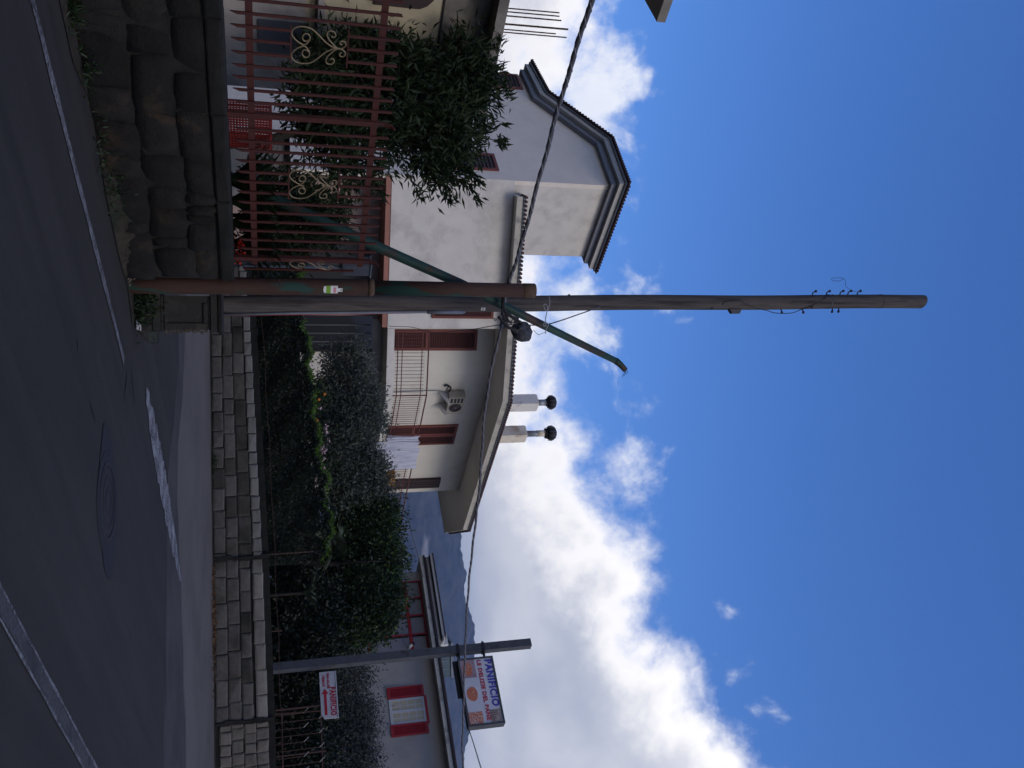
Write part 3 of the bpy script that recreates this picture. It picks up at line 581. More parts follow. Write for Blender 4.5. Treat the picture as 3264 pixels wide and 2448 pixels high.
WB = P(972, 440, 11.1); WB[2] = gz(WB[0], WB[1]); WT = P(961, 2938, 11.1)
waxis = lambda z: WB + (WT - WB) * ((z - WB[2]) / (WT[2] - WB[2]))
def wz(v):                                     # height on the wooden pole seen at picture height v
    lo, hi = WB[2], WT[2] + 1
    for _ in range(40):
        m_ = (lo + hi) / 2; q = waxis(m_) - EYE; pv = 1632 + np.dot(q, _U) * FPX / np.dot(q, _F)
        if pv < v: lo = m_
        else: hi = m_
    return lo
def wooden_pole():
    t = thing('utility_pole', WB, 'tall weathered wooden utility pole with hooks near its cut top', 'pole')
    zs = np.linspace(WB[2] - .4, WT[2], 40); rad = lambda z: float(np.interp(z, [WB[2], 3, WT[2]], [.117, .107, .103]))
    off = lambda z: V(.006 * math.sin(z * 1.7), .004 * math.sin(z * 2.3), 0)
    mb = MB(); k = 22; vs = []
    for z in zs:
        c = waxis(z) + off(z)
        for j in range(k):
            a = 2 * math.pi * j / k; r = rad(z) * (1 + .016 * math.sin(3 * a + z * .7) + .010 * math.sin(9 * a + z * .3)); vs.append(c + r * V(math.cos(a), math.sin(a), 0) + Z * (0 if z < zs[-1] else .03 * math.cos(a + 2.4)))
    n = len(zs); mb.add(vs, [(i * k + j, i * k + (j + 1) % k, (i + 1) * k + (j + 1) % k, (i + 1) * k + j) for i in range(n - 1) for j in range(k)] )
    mb.build('shaft', M['wood'], t, True); MB().add(vs[-k:], [tuple(range(k))]).build('cut_end', M['concdark'], t)
    side = lambda z, a, e=0.: waxis(z) + off(z) + (rad(z) + e) * V(math.sin(a), -math.cos(a), 0)     # a: 0 faces the camera, + to the right
    # steel hook pins
    def hook(v, a, up=.05):
        z = wz(v); p = side(z, a, -.01); q = side(z + .01, a, .035); r_ = side(z + up, a, .052)
        mb = MB(); mb.tube([p, q, r_], .009, 6); mb.tube([r_, r_ + Z * .018], [.021, .018], 8); mb.build('hook_pin', M['black'], t)
    for v in (2588, 2632, 2675, 2700, 2730): hook(v, -1.45)
    for v in (2648, 2668): hook(v, 1.35, -.012)
    hook(2485, 1.3, .005); hook(2555, 1.4, .004)
    for v in (1812, 2262, 2580): z = wz(v); MB().tube([side(z, -1.3 if v == 1812 else .9, -.02), side(z, -1.3 if v == 1812 else .9, .014)], .016, 8).build('bolt', M['black'], t)
    # strap, lower conduit and red pipe on the right-hand side
    for v in (2640, 2805): z = wz(v); MB().tube([waxis(z) + off(z) - Z * .012, waxis(z) + off(z) + Z * .012], rad(z) + .004, 22).build('strap', M['wood' if v > 2700 else 'iron2'], t)
    zc0, zc1, zc2, zc3 = wz(700), wz(1345), wz(1360), wz(1480)
    cs = lambda z: side(z, 1.15, .016)
    MB().tube([cs(zc0), cs(2.0), cs(zc1), cs(zc3)], .017, 10).build('conduit', M['conduit'], t, True); MB().tube([cs(zc2), cs(zc3 - .03)], .026, 10).build('coupling', M['conduit'], t, True)
    MB().tube([side(zc0 - .02, 1.55, .012), side(zc1 - .1, 1.55, .012)], .009, 8).build('red_pipe', M['hred'], t, True)
    # small steel box high on the right
    z = wz(2318); z2 = wz(2356); c = side((z + z2) / 2, 1.3, .03)
    MB().prism([c + V(-.03, -.03, -(z2 - z) / 2), c + V(.03, -.03, -(z2 - z) / 2 + .04), c + V(.03, -.03, (z2 - z) / 2 - .03), c + V(-.03, -.03, (z2 - z) / 2)], V(0, .07, 0)).build('junction_box', M['iron2'], t)
    wpts = [(2290, .4, .006), (2300, .0, .006), (2340, -.2, .006), (2365, .3, .006), (2400, .9, .006), (2440, 1.4, .01), (2470, 1.5, .05), (2520, 1.5, .055), (2545, 1.3, .02), (2580, .5, .006), (2620, -.5, .006), (2650, -1.2, .008)]
    MB().tube(spline([side(wz(v), a, e) for v, a, e in wpts], 5), .006, 5).build('loose_wire', M['black'], t, True)
    b = side(wz(2728), -1.45, .05); s_ = lambda v, u: P(u, v, WB[1])
    MB().tube(spline([b, s_(2720, 928), s_(2697, 914), s_(2694, 895), s_(2685, 886), s_(2655, 887), s_(2650, 892), s_(2672, 896), s_(2690, 888)], 4), .003, 4).build('wire_curl', M['black'], t)
    for v, a in ((1535, .75),):
        z = wz(v); nrm_ = V(math.sin(a), -math.cos(a), 0); tg = V(math.cos(a), math.sin(a), 0)
        MB().cbox(side(z, a, .003), tg * .045, nrm_ * .003, Z * .055).build('number_tag', M['plastic'], t); MB().cbox(side(z, a, .006), tg * .022, nrm_ * .003, Z * .02).build('tag_mark', M['greybox'], t)
    return side
WSIDE = wooden_pole()

def green_lamp():
    t = thing('lamp_post', P(655, 905, 10.35), 'green painted lamp post leaning across the wooden pole, bare bent tip', 'lamp post')
    a, b = P(775, 1177, 10.22), P(968, 1592, 10.36); d = nrm(b - a); low = a - d * (2.3); tip = P(1152, 1966, 10.55); tip2 = P(1180, 1994, 10.55)
    m1 = P(905, 1470, 10.28)
    MB().tube([low, a, m1, b, tip], [.072, .062, .058, .054, .042], 16).build('shaft', M['green'], t, True)
    MB().tube([tip - nrm(tip - b) * .02, tip, tip + (tip2 - tip) * .4 + V(0, 0, .006), tip2], [.045, .045, .04, .036], 14).build('elbow', M['green'], t, True)
    for k in range(3):
        q = tip2; MB().tube(spline([q, q + V(.02 + .02 * k, 0, .03 - .03 * k), q + V(.05 + .02 * k, 0, .01 - .03 * k)], 4), .0035, 4).build('bare_wire', M['black'], t)
green_lamp()

def twisted(name, pts, r, label, seglen=.05, lash=2):
    p = spline(pts, 14); t = thing(name, p[len(p) // 2], label, 'cable')
    L_ = [0]
    for a, b in zip(p[:-1], p[1:]): L_.append(L_[-1] + np.linalg.norm(b - a))
    n = int(L_[-1] / seglen); ss = np.linspace(0, L_[-1], n); P3 = np.array(p); q = np.stack([np.interp(ss, L_, P3[:, i]) for i in range(3)], 1)
    wob = np.stack([.10 * r * np.sin(ss * 9), .1 * r * np.sin(ss * 7.3 + 1), .25 * r * np.sin(ss * 6.1)], 1)
    MB().tube(list(q + wob), [r * (1 + .08 * math.sin(s * 23)) for s in ss], 8).build('sheath', M['cable'], t, True)
    T = np.gradient(q, axis=0); T /= np.linalg.norm(T, axis=1)[:, None]; a = np.cross(T, Z); a /= np.linalg.norm(a, axis=1)[:, None]; b = np.cross(a, T)
    for k in range(lash):
        ph = ss * 2 * math.pi / .42 + k * math.pi; hx = q + wob + 1.02 * r * (a * np.cos(ph)[:, None] + b * np.sin(ph)[:, None]); MB().tube(list(hx), r * .16, 5).build('lashing_wire', M['lash'], t, True)
twisted('overhead_cable', [P(-900, 2140, 3.4), P(0, 1885, 5.6), P(334, 1783, 7.0), P(750, 1670, 8.9), P(905, 1622, 10.1), P(1000, 1600, 10.45)], .0205, 'thick lashed cable running from the wooden pole over the grey gable')
twisted('overhead_cable', [P(1018, 1601, 10.45), P(1284, 1549, 11.4), P(1564, 1527, 12.9), P(1918, 1490, 15.2), P(2302, 1476, 17.2), P(2448, 1476, 17.8), P(3100, 1500, 20)], .0185, 'lashed cable running from the wooden pole past the bakery sign')

def splice():
    t = thing('cable_splice', P(1040, 1660, 10.3), 'crumpled black cable splice with loops bound to the leaning lamp post', 'cable splice')
    import bmesh
    bm = bmesh.new(); bmesh.ops.create_icosphere(bm, subdivisions=3, radius=1); c = P(1046, 1676, 10.25); rr = np.random.default_rng(5); dirs = [nrm(rr.normal(size=3)) for _ in range(16)]; am = rr.uniform(-.2, .2, 16)
    for v in bm.verts:
        d = np.array(v.co); k = 1 + sum(1.7 * am[i] * math.tanh(9 * (float(np.dot(d, dirs[i])) - .3)) for i in range(16)) * .55; d = d * k
        v.co = c + V(d[0] * .105, d[1] * .09, d[2] * .115)
    me = bpy.data.meshes.new('wrapping'); bm.to_mesh(me); bm.free(); mobj('wrapping', me, mat('dusty wrap', (.060, .062, .072), (.035, .036, .044), 16, rough=.7, bump=.8, bsc=24), t)
    Y = 10.22; T = lambda name, pts, r: MB().tube(spline([P(u, v, Y) for v, u in pts], 6), r, 8).build(name, M['black'], t, True)
    T('cable_end', [(1588, 1008), (1600, 1022), (1622, 1044), (1648, 1051)], .020)
    T('cable_end', [(1605, 950), (1606, 985), (1625, 1005), (1650, 1022), (1668, 1032)], .020)
    T('cable_end', [(1602, 948), (1601, 990), (1607, 1015), (1632, 1030)], .014)
    T('loop', [(1612, 1004), (1625, 1024), (1634, 1018), (1630, 1005), (1618, 1002), (1616, 1014), (1628, 1028), (1648, 1026)], .006)
    T('loop', [(1588, 1012), (1578, 1022), (1574, 1014), (1586, 1022)], .004); T('loop', [(1700, 1052), (1715, 1066), (1730, 1062), (1738, 1058)], .003)
    T('loop', [(1600, 992), (1597, 1000), (1604, 1008), (1612, 1000), (1604, 988)], .006)
    mb = MB(); pts = [(1750, 945), (1752, 965), (1745, 990), (1736, 985), (1733, 972), (1740, 970), (1745, 980), (1742, 1000), (1738, 1020), (1740, 1034), (1736, 1040), (1732, 1034), (1738, 1028), (1748, 1034), (1742, 1046), (1738, 1064)]
    MB().tube(spline([P(u, v, 10.3) for v, u in pts], 5), .006, 5).build('tie_rope', M['lash'], t, True)
splice()
def wire(pts, r, label, m='cable'):
    return tag(MB().tube(spline(pts, 8), r, 5).build('wire', M[m], None, True), label, 'wire')
wire([WSIDE(wz(1905), .6), P(999, 1853, 10.5), P(1034, 1744, 10.7), P(1036, 1681, 12), P(1036, 1590, 14), P(1050, 1500, 17), P(1060, 1383, 21), P(1043, 1314, 24), P(1040, 1240, 24.7)], .008, 'thin drop wire from the wooden pole down to the balcony house')
wire([P(1632, 1296, 31.5), P(1700, 1312, 32), P(1795, 1338, 33), P(2030, 1392, 31), P(2066, 1410, 20)], .012, 'thin wire from the balcony house to the steel sign pole')
wire([P(2318, 1492, 16.8), P(2360, 1506, 16), P(2448, 1533, 14), P(2700, 1610, 10)], .010, 'thin black wire leaving the end of the bakery sign')

# ------------------------------------------------------------------ balcony house
def rect_on(A, d, u0, u1, vref, z0, z1, off=0.):     # rectangle on a wall: (origin, along, up) from two pixel columns
    n = left_n(d); p, q = W(u0, vref, A, d), W(u1, vref, A, d); s = float(np.dot(q - p, d)); o = V(p[0], p[1], z0) - n * off
    return o, d * s, Z * (z1 - z0), n
def louvre_window(t, A, d, u0, u1, vref, z0, z1, leaves=1, name='shutter', frame='shut', panel='shutd', pitch=.055, split=None):
    o, a, h, n = rect_on(A, d, u0, u1, vref, z0, z1); L_ = np.linalg.norm(a); e = a / L_; H = z1 - z0
    for k in range(leaves):
        o2 = o + a * k / leaves; l2 = L_ / leaves - .006; fw = min(.09, l2 * .2); sh = None
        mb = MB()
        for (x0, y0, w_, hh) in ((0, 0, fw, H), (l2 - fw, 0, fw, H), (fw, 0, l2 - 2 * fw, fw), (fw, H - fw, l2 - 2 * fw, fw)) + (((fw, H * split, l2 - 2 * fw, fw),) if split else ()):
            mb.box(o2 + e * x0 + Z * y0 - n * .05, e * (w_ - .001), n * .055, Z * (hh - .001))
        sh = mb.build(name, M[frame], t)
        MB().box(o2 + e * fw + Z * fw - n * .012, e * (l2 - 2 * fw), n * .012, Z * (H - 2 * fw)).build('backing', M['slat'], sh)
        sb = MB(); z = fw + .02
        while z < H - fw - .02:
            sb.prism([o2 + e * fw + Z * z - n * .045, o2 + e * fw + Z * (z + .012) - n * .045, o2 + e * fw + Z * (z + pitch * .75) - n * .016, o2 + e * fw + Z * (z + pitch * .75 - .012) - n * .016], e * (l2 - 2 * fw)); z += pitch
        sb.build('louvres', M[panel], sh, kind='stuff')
K0 = P(1080, 1300, 25); C = W(568, 1500, K0, WD) * V(1, 1, 0); Q2 = W(1260, 1362, K0, WD) * V(1, 1, 0); Q3 = W(1660, 1472, Q2, FD) * V(1, 1, 0)
def balcony_house():
    t = thing('balcony_house', C + Z * .5, 'white two storey house with long balcony, hipped tile roof and grey stepped gable', 'house')
    nA, nB = left_n(WD), left_n(FD); Q1 = W(1047, 1400, K0, WD) * V(1, 1, 0)
    R0 = Q1 + nA * 1.1; RK = Q2 + nA * 1.1 - WD * .33; E = W(1568, 1330, Q2 + nB * 1.1, FD) * V(1, 1, 0)
    # K is where the two recessed walls meet
    A1, A2 = Q2 + nA * 1.1, Q2 + nB * 1.1; mt = np.linalg.solve(np.array([[WD[0], -FD[0]], [WD[1], -FD[1]]]), (A2 - A1)[:2]); K = A1 + WD * mt[0]
    zf, zs = 4.97, 8.44
    zl = lambda p, z: V(p[0], p[1], z)
    back = GD * 6.0
    # upper walls
    MB().prism([zl(q, 4.95) for q in (C + WD * .006 + nA * .0, Q1, R0, R0 + GD * 4, C + WD * .006 + back)], Z * (zs - 4.96)).build('wall', M['white'], t)
    MB().prism([zl(q, 4.98) for q in (R0 + WD * .004 + nA * .002, K, E, E + V(-.1, 1, 0) * 4, R0 + WD * .004 + GD * 4)], Z * (zs - 4.99)).build('wall', M['cream'], t)
    # ground floor: set back under the left part
    g0 = .35
    G1, G2 = C + WD * .4 + nA * 1.1, Q1 + nA * 1.1
    MB().prism([zl(q, g0) for q in (G1, G2, G2 + GD * 4, G1 + GD * 4)], Z * (4.95 - g0 - .01)).build('lower_wall', M['beige'], t)
    MB().prism([zl(q, g0) for q in (G2 + WD * .004 + nA * .01, K + nA * .01, E + nB * .01, E + V(-.1, 1, 0) * 4, G2 + WD * .004 + GD * 4)], Z * (4.97 - g0 - .01)).build('lower_wall', M['white'], t)
    MB().box(zl(C + WD * .02 + nA * .02, 4.80), WD * (np.linalg.norm(Q1 - C) - .04), nA * 1.3, Z * .148).build('salmon_soffit', M['pink'], t)
    # dark openings of the ground floor
    MB().box(*[x for x in (zl(W(765, 1100, G1, WD) , 1.0) - nA * .03, W(890, 1100, G1, WD) * V(1, 1, 0) - W(765, 1100, G1, WD) * V(1, 1, 0), nA * .02, Z * 3.55)]).build('porch_opening', M['dark'], t)
    o = zl(W(1006, 1100, R0, WD), .9); e = (W(1112, 1100, R0, WD) - W(1006, 1100, R0, WD)) * V(1, 1, 0)
    gd_ = MB().box(o - nA * .03, e, nA * .03, Z * 3.75).build('glazed_door', M['glass'], t)
    for k in range(1, 4): MB().box(o + e * (k / 4) - nA * .05, WD * .04, nA * .018, Z * 3.7).build('mullion', M['greybox'], gd_)
    MB().box(o + e - nA * .06, WD * .07, nA * .05, Z * 3.75).build('door_jamb', M['dark'], t)
    # gable block
    prof = [(0, 11.30), (2.05, 11.43), (4.55, 9.95), (6.15, 9.88)]
    def gp(s, z, f): return C + GD * s + FD * f + Z * z
    poly = [(0, g0)] + [(s, z - .02) for s, z in prof] + [(6.15, g0)]
    MB().prism([gp(s, z, 0) for s, z in poly], FD * .15).build('gable_wall', M['greyw'], t)
    up = [(0.002, 4.97), (0.002, 11.27), (2.05, 11.40), (4.55, 9.92), (6.14, 9.85), (6.14, 4.97)]
    MB().prism([gp(s, z, .151) for s, z in up], FD * 2.62).build('tower_wall', M['white'], t)
    def band(name, n0, n1, f0, f1, ext, m, parent=t):
        pr = [(-ext, prof[0][1] - ext * .03)] + prof[1:3] + [(6.15 + ext, prof[3][1] - ext * .05)]
        lo = [(s, z + n0 / .86 if 0 < i < 3 else z + n0) for i, (s, z) in enumerate(pr)]; hi = [(s, z + n1 / .86 if 0 < i < 3 else z + n1) for i, (s, z) in enumerate(pr)]
        mb = MB()
        for i in range(3): mb.prism([gp(*lo[i], f0), gp(*lo[i + 1], f0), gp(*hi[i + 1], f0), gp(*hi[i], f0)], FD * (f1 - f0))
        return mb.build(name, m, parent)
    band('fascia', -.02, .15, -.16, 2.92, .16, M['fascia']); band('cornice', .152, .30, -.30, 3.02, .30, M['fascial']); band('roof_edge', .302, .36, -.36, 3.08, .36, M['fascia'])
    rt = band('roof_tiles', .362, .41, -.42, 3.12, .42, M['tile'])
    mb = MB(); pr = [(-.42, 11.29 + .42)] + [(s, z + .42 + .03) for s, z in prof[1:3]] + [(6.57, 9.86 + .42)]
    for i in range(3):
        a, b = np.array(pr[i]), np.array(pr[i + 1]); nn = int(np.linalg.norm(b - a) / .125)
        for k in range(nn):
            q = a + (b - a) * (k + .5) / nn; mb.tube([gp(q[0], q[1] - .02, -.45), gp(q[0], q[1] - .02, -.05)], .04, 6)
    for k in range(28): mb.tube([gp(-.45, 11.69, -.3 + k * .122), gp(-.1, 11.70, -.3 + k * .122)], .04, 6)
    mb.build('tile_ends', M['tile'], rt, kind='stuff')
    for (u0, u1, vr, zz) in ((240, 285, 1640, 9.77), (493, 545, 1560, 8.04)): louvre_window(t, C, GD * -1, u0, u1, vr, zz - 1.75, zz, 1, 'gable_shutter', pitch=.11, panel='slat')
    # balcony
    oB = W(1600, 1295, Q2, FD) * V(1, 1, 0); QE = W(1655, 1280, Q2, FD) * V(1, 1, 0)
    slab = [Q1 + WD * .01, Q2, QE, QE + V(.2, 1, 0) * 2.5, E + V(.2, 1, 0) * 2.5 + V(-.3, 0, 0), K + nA * .3, R0 + WD * .01 + nA * .02]
    MB().prism([zl(q, 4.96) for q in slab], Z * .20).build('balcony_slab', M['white'], t)
    br = bpy.data.objects.new('balcony_railing', None)
    segs = [(Q1 + WD * .08, Q2), (Q2, QE), (QE, QE + V(.2, 1, 0) * 2.4)]
    mb = MB()
    for a, b in segs:
        for z, r in ((6.17, .022), (5.98, .014), (5.40, .014), (5.27, .016)):
            mb.tube([zl(a, z) , zl(b, z)], r, 6)
    brm = mb.build('balcony_railing', M['rail'], t)
    for p in (Q1 + WD * .08, Q2, QE): MB().tube([zl(p, 5.16), zl(p, 6.17)], .022, 6).build('post', M['rail'], brm)
    pk = None
    for a, b in segs:
        n = int(np.linalg.norm(b - a) / .105)
        for k in range(1, n):
            q = a + (b - a) * k / n
            if pk is None: o = MB().tube([zl(V(0, 0, 0), 5.20), zl(V(0, 0, 0), 6.06)], .0075, 5).build('picket', M['rail'], brm); pk = o.data
            else: o = mobj('picket', pk, None, brm)
            o.location = (float(q[0]), float(q[1]), 0)
    # doors behind the balcony
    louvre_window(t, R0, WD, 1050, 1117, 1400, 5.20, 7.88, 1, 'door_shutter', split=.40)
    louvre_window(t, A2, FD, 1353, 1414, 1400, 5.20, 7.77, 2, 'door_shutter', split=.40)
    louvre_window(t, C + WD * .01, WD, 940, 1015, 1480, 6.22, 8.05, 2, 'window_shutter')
    o, a, h, n = rect_on(A2, FD, 1524, 1550, 1330, 5.18, 7.62); fs = MB().box(o - n * .10, a, n * .098, h).build('folded_shutter', M['slat'], t)
    for k in (.25, .5, .75): MB().box(o + a * k - n * .115, FD * .02, n * .014, h).build('leaf_edge', M['dark'], fs)
    # roof: soffit slab with a cream fascia and a tile edge
    def off_line(d): return left_n(d) * -.36
    def corner(p, d0, d1):
        a, b = p + off_line(d0), p + off_line(d1); k = np.linalg.solve(np.array([[d0[0], -d1[0]], [d0[1], -d1[1]]]), (b - a)[:2]); return a + d0 * k[0]
    SDN = nrm(V(.19, 1, 0)); rs = W(623, 1638, K0, WD) * V(1, 1, 0)
    e0 = rs + off_line(WD); e1 = corner(Q2, WD, FD); e2 = Q3 + off_line(FD); e3 = e2 + SDN * 3.6
    rin = [e0 + nA * 2.2, e1 + (nA + nB) * 1.0, e3 + V(-4, .5, 0)]
    MB().prism([zl(q, zs) for q in (e0, e1, e2, e3, e3 + GD * 4, e0 + nA * 3.5)], Z * .16).build('soffit', M['soffit'], t)
    fl = MB(); g1 = MB(); tl = MB()
    for a, b, d in ((e0, e1, WD), (e1, e2, FD), (e2, e3, SDN)):
        n = left_n(d); L_ = np.linalg.norm(b - a)
        fl.box(zl(a, zs - .02) - n * .025, d * L_, n * .022, Z * .19); g1.box(zl(a, zs + .172) - n * .06, d * (L_ + .05), n * .3, Z * .05)
        k = 0.
        while k < L_ + .05: tl.tube([zl(a + d * k, zs + .235) - n * .10, zl(a + d * k, zs + .27) + n * .55], .046, 6); k += .12
    fl.build('fascia', M['fcream'], t); g1.build('eave_board', M['fascia'], t)
    top = [zl(q, zs + .225) for q in (e0, e1, e2, e3, e3 + GD * 4, e0 + nA * 3.4)]; cen = zl(K + (nA + nB) * 1.8, zs + .9)
    mb = MB(); mb.add(top + [cen], [(i, (i + 1) % 6, 6) for i in range(6)]); rf = mb.build('roof', M['tile'], t); tl.build('tile_ends', M['tile'], rf, kind='stuff')
    # air conditioner on brackets, with its pipe
    c = W(1262, 1372 + 130, A2, FD); o, a, h, n = rect_on(A2, FD, 1240, 1292, 1505, 7.14, 7.66); e = nrm(a); L_ = np.linalg.norm(a)
    ac = thing('air_conditioner', o - n * .2, 'ivory air conditioning unit on wall brackets under the balcony house eaves', 'air conditioner')
    MB().box(o - n * .34, a, n * .30, h).build('casing', M['acwhite'], ac)
    fc = o + a * .62 + Z * .26 - n * .342
    def disc(r, y, m, nm, par):
        vs = [fc - n * y + r * (e * math.cos(q) + Z * math.sin(q)) for q in [2 * math.pi * k / 20 for k in range(20)]]; return MB().prism(vs, n * .008).build(nm, m, par)
    g = disc(.205, .008, M['slat'], 'fan_grille', ac); disc(.05, .014, M['greybox'], 'fan_hub', g)
    for r in (.09, .14, .185): MB().tube([fc - n * .018 + r * (e * math.cos(q) + Z * math.sin(q)) for q in np.linspace(0, 6.2832, 21)], .006, 5).build('guard_ring', M['greybox'], g)
    for k in range(4): MB().box(o + e * .05 + Z * (.06 + k * .11) - n * .348, e * (L_ * .26), n * .006, Z * .07).build('vent', M['dark'], ac)
    for x in (.12, .82): MB().box(o + a * x - Z * .06 - n * .5, e * .04, n * .5, Z * .05).build('bracket', M['wframe'], ac); MB().prism([o + a * x - Z * .06, o + a * x - Z * .06 - n * .48, o + a * x - Z * .30], e * .03).build('bracket', M['wframe'], ac)
    MB().tube(spline([o + e * .03 - n * .2, o + e * .0 - Z * .3 - n * .06, o - Z * 1.2 - n * .05, o - Z * 1.9 - n * .06 + e * .03], 5), .014, 6).build('drain_pipe', M['conduit'], ac)
    MB().tube(spline([o + Z * .02 - n * .1 - e * .02, o - e * .2 + Z * .04 - n * .1, o - e * .28 - Z * .08 - n * .06, o - e * .22 - Z * .16 - n * .05], 5), .03, 7).build('refrigerant_pipe', M['black'], ac)
    # chimneys
    def chimney(u0, u1, vt, vflue0, vflue1, vcap, Y, label, stained):
        c = P((u0 + u1) / 2, 1600, Y) * V(1, 1, 0); wd_ = (u1 - u0) * Y / FPX * .74; zt = P((u0 + u1) / 2, vt, Y)[2]; f1 = P((u0 + u1) / 2, vflue1, Y)[2]; zc = P((u0 + u1) / 2, vcap, Y)[2]
        ch = thing('chimney', zl(c, 8.6), label, 'chimney')
        mb = MB(); mb.cbox(zl(c, (zt + 8.55) / 2), FD * wd_, GD * wd_, Z * (zt - 8.55)); mb.build('stack', M['chim' if stained else 'chimp'], ch)
        MB().cbox(zl(c, zt + .02), FD * wd_ * .94, GD * wd_ * .94, Z * .04).build('stack_top', M['chim'], ch)
        MB().tube([zl(c, zt), zl(c, f1)], .105, 16).build('flue', M['flue'], ch, True)
        if stained: MB().tube([zl(c, (zt + f1) / 2 + .06), zl(c, f1 - .01)], .112, 16).build('flue_joint', M['chim'], ch, True)
        MB().tube([zl(c, f1), zl(c, f1 + .03)], [.19, .17] if stained else [.13, .13], 16).build('collar', M['black'], ch, True)
        r = (zc - f1) * .62; cz = zc - r * .75; mb = MB(); vs = []
        mb.tube([zl(c, cz + r * .82 * s_) for s_ in (-.95, -.7, -.35, 0, .35, .7, .93, 1.0)], [r * .5, r * .8, r * 1.0, r * 1.05, r, r * .78, r * .4, .01], 14); cw = mb.build('cowl', M['black'], ch, True)
        for k in range(10):
            a_ = 2 * math.pi * k / 10; MB().tube([zl(c, cz - r * .5) + r * 1.0 * V(math.cos(a_), math.sin(a_), 0), zl(c, cz + r * .1) + r * 1.08 * V(math.cos(a_), math.sin(a_), 0), zl(c, cz + r * .6) + r * .78 * V(math.cos(a_), math.sin(a_), 0)], .012, 5).build('cowl_fin', M['iron2'], cw)
    chimney(1257, 1314, 1707, 1710, 1740, 1772, 27.5, 'pale rendered chimney with thin flue and fluted ball cowl on the balcony house', False)
    chimney(1357, 1413, 1671, 1675, 1738, 1772, 28.6, 'rust stained chimney with tall jointed flue and black ball cowl on the balcony house', True)
balcony_house()

def laundry():
    A = Q2; o = []
    def sheet_(u0, u1, zt, drop0, drop1, label, ph, off):
        p, q = W(u0, 1330, A, FD), W(u1, 1320, A, FD); L_ = float(np.dot(q - p, FD)); n = left_n(FD); nx, nz = 40, 16; vs = []
        for j in range(nz + 1):
            for i in range(nx + 1):
                s = i / nx; tz = j / nz; d = (drop0 + (drop1 - drop0) * s) * (1 + .02 * math.sin(i * 1.3 + ph))
                y = off + .05 * math.sin(s * 24 + ph + 2 * math.sin(s * 7 + tz * 2)) * (.35 + .8 * tz) + .05 * math.sin(s * 11 + ph + tz) * tz
                vs.append(V(p[0], p[1], zt - .05 * math.sin(math.pi * s) * (1 - tz) - d * tz) + FD * (L_ * s + .02 * math.sin(tz * 5 + ph)) - n * y)
        fr = len(vs); bk = [v_ + n * .006 for v_ in vs]; N_ = nx + 1
        f = [(j * N_ + i, j * N_ + i + 1, j * N_ + N_ + i + 1, j * N_ + N_ + i) for j in range(nz) for i in range(nx)]
        o_ = MB().add(vs + bk, f + [tuple(k + fr for k in q_[::-1]) for q_ in f]).build('laundry', M['cloth'], None, True); tag(o_, label, 'laundry')
    sheet_(1384, 1402, 6.22, 1.02, 1.05, 'narrow white towel hung over the balcony rail', .4, .05)
    sheet_(1402, 1428, 6.26, 1.45, 1.40, 'folded white sheet with a dark crease hung over the balcony rail', 2.1, .07)
    sheet_(1424, 1488, 6.30, 1.42, 1.30, 'wide white bed sheet hung over the balcony rail', 4.0, .10)
    b = W(1516, 1240, Q2, FD) - left_n(FD) * .1; t = thing('yellow_tub', b, 'yellow plastic tub wedged against the balcony railing', 'tub')
    MB().tube([b - Z * .30, b - Z * .1, b + Z * .13, b + Z * .15], [.17, .23, .27, .255], 16).build('bowl', M['yellow'], t, True); MB().tube([b + Z * .13, b + Z * .155], .285, 16).build('rim', M['yellow'], t, True)
laundry()

